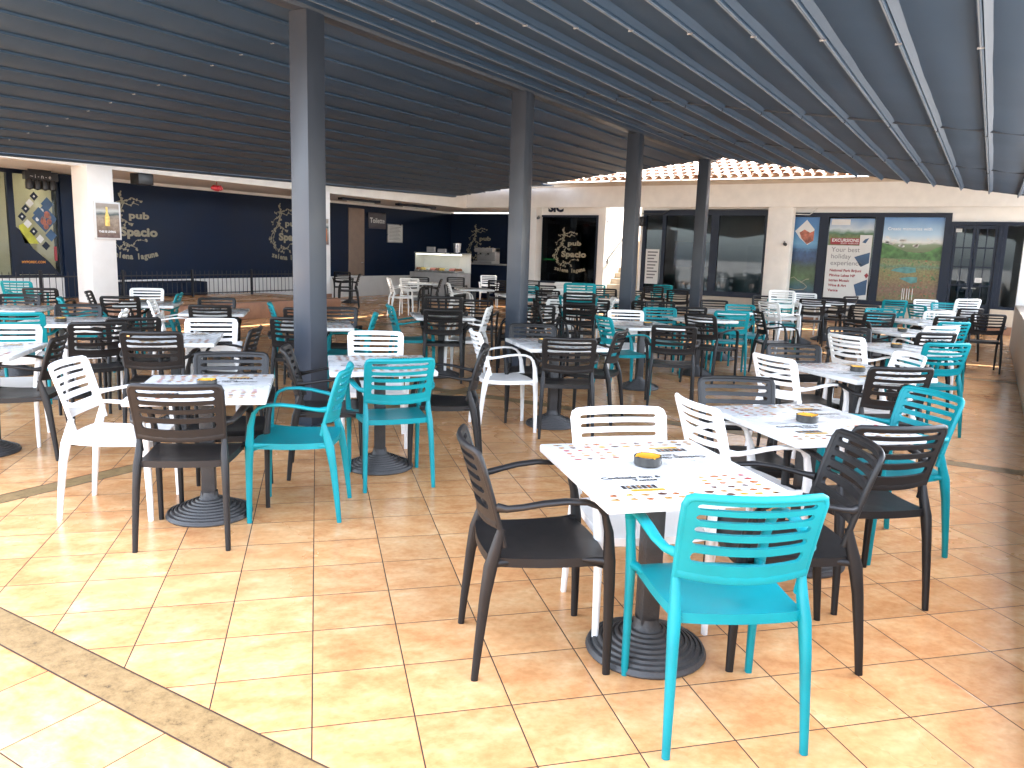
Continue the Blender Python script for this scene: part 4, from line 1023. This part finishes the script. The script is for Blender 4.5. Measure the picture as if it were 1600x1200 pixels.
    ('W', -3.657, 9.897, 210, 0, 'white armchair facing left, left of the third post'),
    ('D', -4.718, 12.582, 298, 0, 'dark armchair left of the third post at the foot of the stairs'),
    ('T', -5.648, 14.072, 298, 0, 'dark teal armchair below the right edge of the painted panel'),
    ('W', -5.863, 13.238, 215, 0, 'tiny white armchair below the painted panel'),
    ('D', -4.745, 15.172, 112, 0, 'dark armchair right of the third post below the shop glass'),
    ('D', -3.857, 14.241, 112, 0, 'dark armchair left of the fourth post below the shop glass'),
    ('T', -5.026, 16.523, 112, 0, 'dark teal armchair between two dark ones below the shop glass'),
    ('T', -3.662, 10.901, 200, 0, 'teal armchair showing at the right edge of the third post'),
    ('D', -2.79, 9.821, 112, 0, 'dark armchair half behind the third post, among the far tables'),
    ('D', -1.897, 9.146, 118, 0, 'dark armchair just left of the foot of the fourth post'),
    ('D', -0.662, 9.106, 30, 0, 'dark armchair turned aside between the teal pair and the white aisle chair'),
    ('D', -0.047, 12.347, 110, 0, 'dark armchair under the left side of the landscape poster'),
    ('T', 0.142, 14.826, 115, 0, 'dark teal armchair below the middle of the landscape poster'),
    ('D', -3.442, 7.048, 210, 0, 'dark armchair turned aside just right of the second post'),
    ('D', -2.947, 7.119, 40, 0, 'dark armchair in the shadow behind the second post'),
    ('D', -3.451, 9.348, 118, 0, 'dark armchair between the painted panel and the third post'),
    ('D', -4.509, 7.732, 118, 0, 'dark armchair before the bar, left of the second post'),
    ('D', -4.883, 4.757, 130, 0, 'dark armchair in the shade behind the first post'),
    ('D', -4.999, 2.695, 150, 0, 'black armchair between the left tables, below the white column'),
    ('D', -9.429, 4.348, 130, 0, 'dark armchair under the window print at the far left'),
    ('D', -4.335, 12.903, 118, 0, 'dark armchair at the left edge of the third post'),
]
TABLES = [
    (0.711, 1.109, 45, [0.673, 1.114], 'white menu table nearest the camera, with a near teal chair'),
    (-1.98, 1.155, 45, [-1.972, 1.159], 'white menu table at front left, between the white and teal armchairs facing each other'),
    (-1.863, 2.503, 45, [-1.801, 2.422], 'white menu table beside the first post from the left'),
    (-1.55, 4.509, 47, [-1.603, 4.408], 'white menu table in front of the second post'),
    (1.02, 2.44, 46, [1.018, 2.388], 'white menu table just behind the nearest table on its right'),
    (0.95, 4.61, 48, [0.96, 4.558], 'white menu table with ashtray, third back in the right-hand row'),
    (1.042, 6.652, 46, [1.029, 6.601], 'white menu table with ashtray, fourth back in the right-hand row'),
    (0.882, 8.756, 45, [0.896, 8.657], 'white menu table with ashtray, fifth back in the right-hand row'),
    (0.911, 10.8, 45, None, 'white menu table between teal chairs, sixth back in the right-hand row'),
    (1.187, 13.72, 44, None, 'white menu table nearest the double glass door'),
    (-4.356, 1.07, 45, [-4.256, 1.077], 'white menu table cut by the left edge of the picture'),
    (-5.974, 2.613, 44, [-5.845, 2.51], 'white menu table on the left behind a bright teal chair'),
    (-4.058, 2.461, 46, None, 'white menu table behind the front left table, ringed by dark chairs'),
    (-7.461, 4.555, 45, [-7.654, 4.582], 'white menu table in front of the left white column, with a white chair behind it'),
    (-6.021, 4.422, 45, [-6.092, 4.493], 'white menu table standing by the low terracotta wall'),
    (-4.139, 4.177, 46, None, 'white menu table half hidden behind the first post'),
    (-3.978, 6.114, 44, None, 'menu table between the first and second posts with a stack of dark chairs before it'),
    (-1.696, 6.941, 46, [-1.594, 6.86], 'white menu table between the second and third posts with an ashtray'),
    (-1.514, 8.482, 45, None, 'white menu table standing just right of the third post'),
    (-1.738, 10.285, 45, None, 'white menu table just right of the fourth post'),
    (-1.273, 13.824, 45, None, 'white menu table beneath the island window poster'),
    (-7.653, 2.99, 45, None, 'grey shaded menu table at the far left by the shop window'),
    (-5.814, 11.003, 45, None, 'far white menu table just behind the second post on its right'),
    (-4.024, 11.065, 45, None, 'far white menu table left of the third post'),
    (-4.934, 11.479, 45, None, 'far menu table under the painted pub panel'),
    (-9.667, 13.138, 40, None, 'small menu table in front of the lit display case'),
    (-13.401, 14.697, 45, None, 'dark menu table in the hall beside the brown door'),
    (-7.5, 12.05, 45, None, 'dark menu table at the bar to the right of the display case'),
    (-0.993, 14.783, 45, None, 'menu table beneath the excursion poster'),
]

for c, x, y, hd, z, lab in CHAIRS:
    t = thing('armchair', lab, 'chair', (x, y, z), R(hd - 90), GR[c])
    if z > 0: t.rotation_euler = (R(-3), 0, R(hd - 90))
    for nm, me in CH[c]: link(nm, me, t)

# ------------------------------------------------------------------ tables
def top_mesh():
    b = MB(); b.box(-.35, .35, -.41, .41, .716, .75, bev=.008); return b.mesh('table_top', 'table_white', True, 35)
def base_mesh():
    prof = [(0, .0), (.232, .0), (.238, .008), (.236, .016)]
    r0 = .236
    for k in range(8):
        z0 = .018 + .0098 * k; prof += [(r0 - .002, z0), (r0 - .006, z0 + .010), (r0 - .015, z0 + .012), (r0 - .0185, z0 + .007)]; r0 -= .0222
    prof += [(.052, .105), (.046, .14)]
    return MB().lathe(prof, 40).mesh('table_base', 'iron', True, 35)
def col_mesh(): 
    b = MB(); b.box(-.038, .038, -.038, .038, .085, .70, bev=.008); b.box(-.20, .20, -.02, .02, .695, .7155); b.box(-.02, .02, -.20, .20, .690, .7150); return b.mesh('column', 'iron', True, 40)
def menu_mesh():
    b = MB(); rd = random.Random(21); z = .7513
    mats = ['menu_text', 'menu_black', 'menu_yellow', 'menu_orange', 'menu_cream', 'menu_red', 'menu_brown', 'menu_grey']
    def blob(x, y, r, mi):
        n = rd.choice((5, 6, 7)); a0 = rd.uniform(0, 6)
        b.poly([(x + r * rd.uniform(.6, 1.1) * math.cos(a0 + 6.283 * k / n), y + r * rd.uniform(.45, .8) * math.sin(a0 + 6.283 * k / n), z) for k in range(n)], mi)
    def half(s):
        # s = +1 / -1 : the print is mirrored for the two sides of the table
        def T(x, y): return (x * s, y * s)
        for r_ in range(2):
            for k in range(11):
                x, y = T(-.30 + .058 * k + rd.uniform(-.008, .008), -.365 + .042 * r_ + rd.uniform(-.004, .004))
                blob(x, y, rd.uniform(.017, .023), rd.choice((2, 3, 4, 4, 4, 3, 6)))
                blob(x + .004, y + .003, .006, rd.choice((3, 6, 4)))
        for r_ in range(4):
            for k in range(4):
                x, y = T(.10 + .058 * k + rd.uniform(-.008, .008), -.275 + .042 * r_ + rd.uniform(-.006, .006))
                blob(x, y, rd.uniform(.014, .021), rd.choice((4, 4, 5, 6, 3, 2)))
        # black picture strip with yellow underline
        for k in range(7):
            x0, y0 = T(-.235 + .019 * k, -.255); x1, y1 = T(-.235 + .019 * k + .015, -.215)
            b.poly([(x0, y0, z), (x1, y0, z), (x1, y1, z), (x0, y1, z)], 1)
            if k % 2: b.poly([(x0 + .004 * s, y0 + .012 * s, z + .0003), (x1 - .003 * s, y0 + .012 * s, z + .0003), (x1 - .003 * s, y1 - .010 * s, z + .0003), (x0 + .004 * s, y1 - .010 * s, z + .0003)], rd.choice((3, 2, 4)))
        x0, y0 = T(-.215, -.285); x1, y1 = T(-.09, -.262); b.poly([(x0, y0, z), (x1, y0, z), (x1, y1, z), (x0, y1, z)], 2)
        mm = Matrix.Translation((*T(-.27, -.135), z)) @ Matrix.Rotation(0 if s > 0 else math.pi, 4, 'Z')
        mm = mm @ Matrix.Translation((0, 0, .0003)); b.text('Cocktails Gin &', .036, mm, 0, bold=.0016); b.text('Tonics', .034, mm @ Matrix.Translation((.11, -.035, 0)), 0, bold=.0016)
        for k in range(9):
            for c_ in range(2):
                x0, y0 = T(-.27 + .2 * c_, -.02 - .010 * k); ln = rd.uniform(.07, .15)
                if k in (0, 1, 2, 3, 4, 5) : b.poly([(x0, y0, z), (x0 + s * ln, y0, z), (x0 + s * ln, y0 + .0022, z), (x0, y0 + .0022, z)], 7)
        x0, y0 = T(.285, -.37); 
        for k in range(3): blob(x0 + .008 * k, y0, .008, 7)
    half(1); half(-1)
    return b.mesh('menu_print', mats)
TM = [('table_top', top_mesh()), ('table_base', base_mesh()), ('column', col_mesh())]; MM = menu_mesh()
def ash_meshes():
    o_ = MB().lathe([(0, 0), (.050, 0), (.054, .004), (.054, .034), (.052, .036), (.046, .036)], 28).mesh('ashtray_bowl', 'ash_out', True, 35)
    i_ = MB().lathe([(.0459, .0358), (.043, .012), (.038, .008), (0, .008)], 28).mesh('ashtray_dish', 'ash_in', True, 35)
    b = MB()
    for k in range(4):
        a = math.pi / 2 * k + .5; b.tube([(.046 * math.cos(a), .046 * math.sin(a), .0362), (.0535 * math.cos(a), .0535 * math.sin(a), .0362)], .003, 6)
    return o_, i_, b.mesh('ashtray_rest', 'ash_in', True)
AO, AI, AR = ash_meshes()
ASHL = ['on the nearest table', 'on the front left table', 'on the table beside the first post', 'on the table in front of the second post',
        'on the second table of the right row', 'on the third table of the right row', 'on the fourth table of the right row', 'on the fifth table of the right row',
        'on the table cut by the left picture edge', 'on the left table behind the teal chair', 'on the table at the foot of the near white column',
        'on the table by the low terracotta wall', 'on the table between the second and third posts']
for x, y, rot, ash, lab in TABLES:
    t = thing('cafe_table', lab, 'table', (x, y, 0), R(rot), 'cafe tables with printed menus')
    tt = None
    for nm, me in TM:
        o = link(nm, me, t)
        if nm == 'table_top': tt = o
    link('menu_print', MM, tt)
    if ash:
        a = thing('ashtray', 'round black and gold ashtray ' + ASHL.pop(0), 'ashtray', (ash[0], ash[1], .7525), random.uniform(0, 6), 'round black ashtrays')
        link('bowl', AO, a); link('dish', AI, a); link('rest', AR, a)
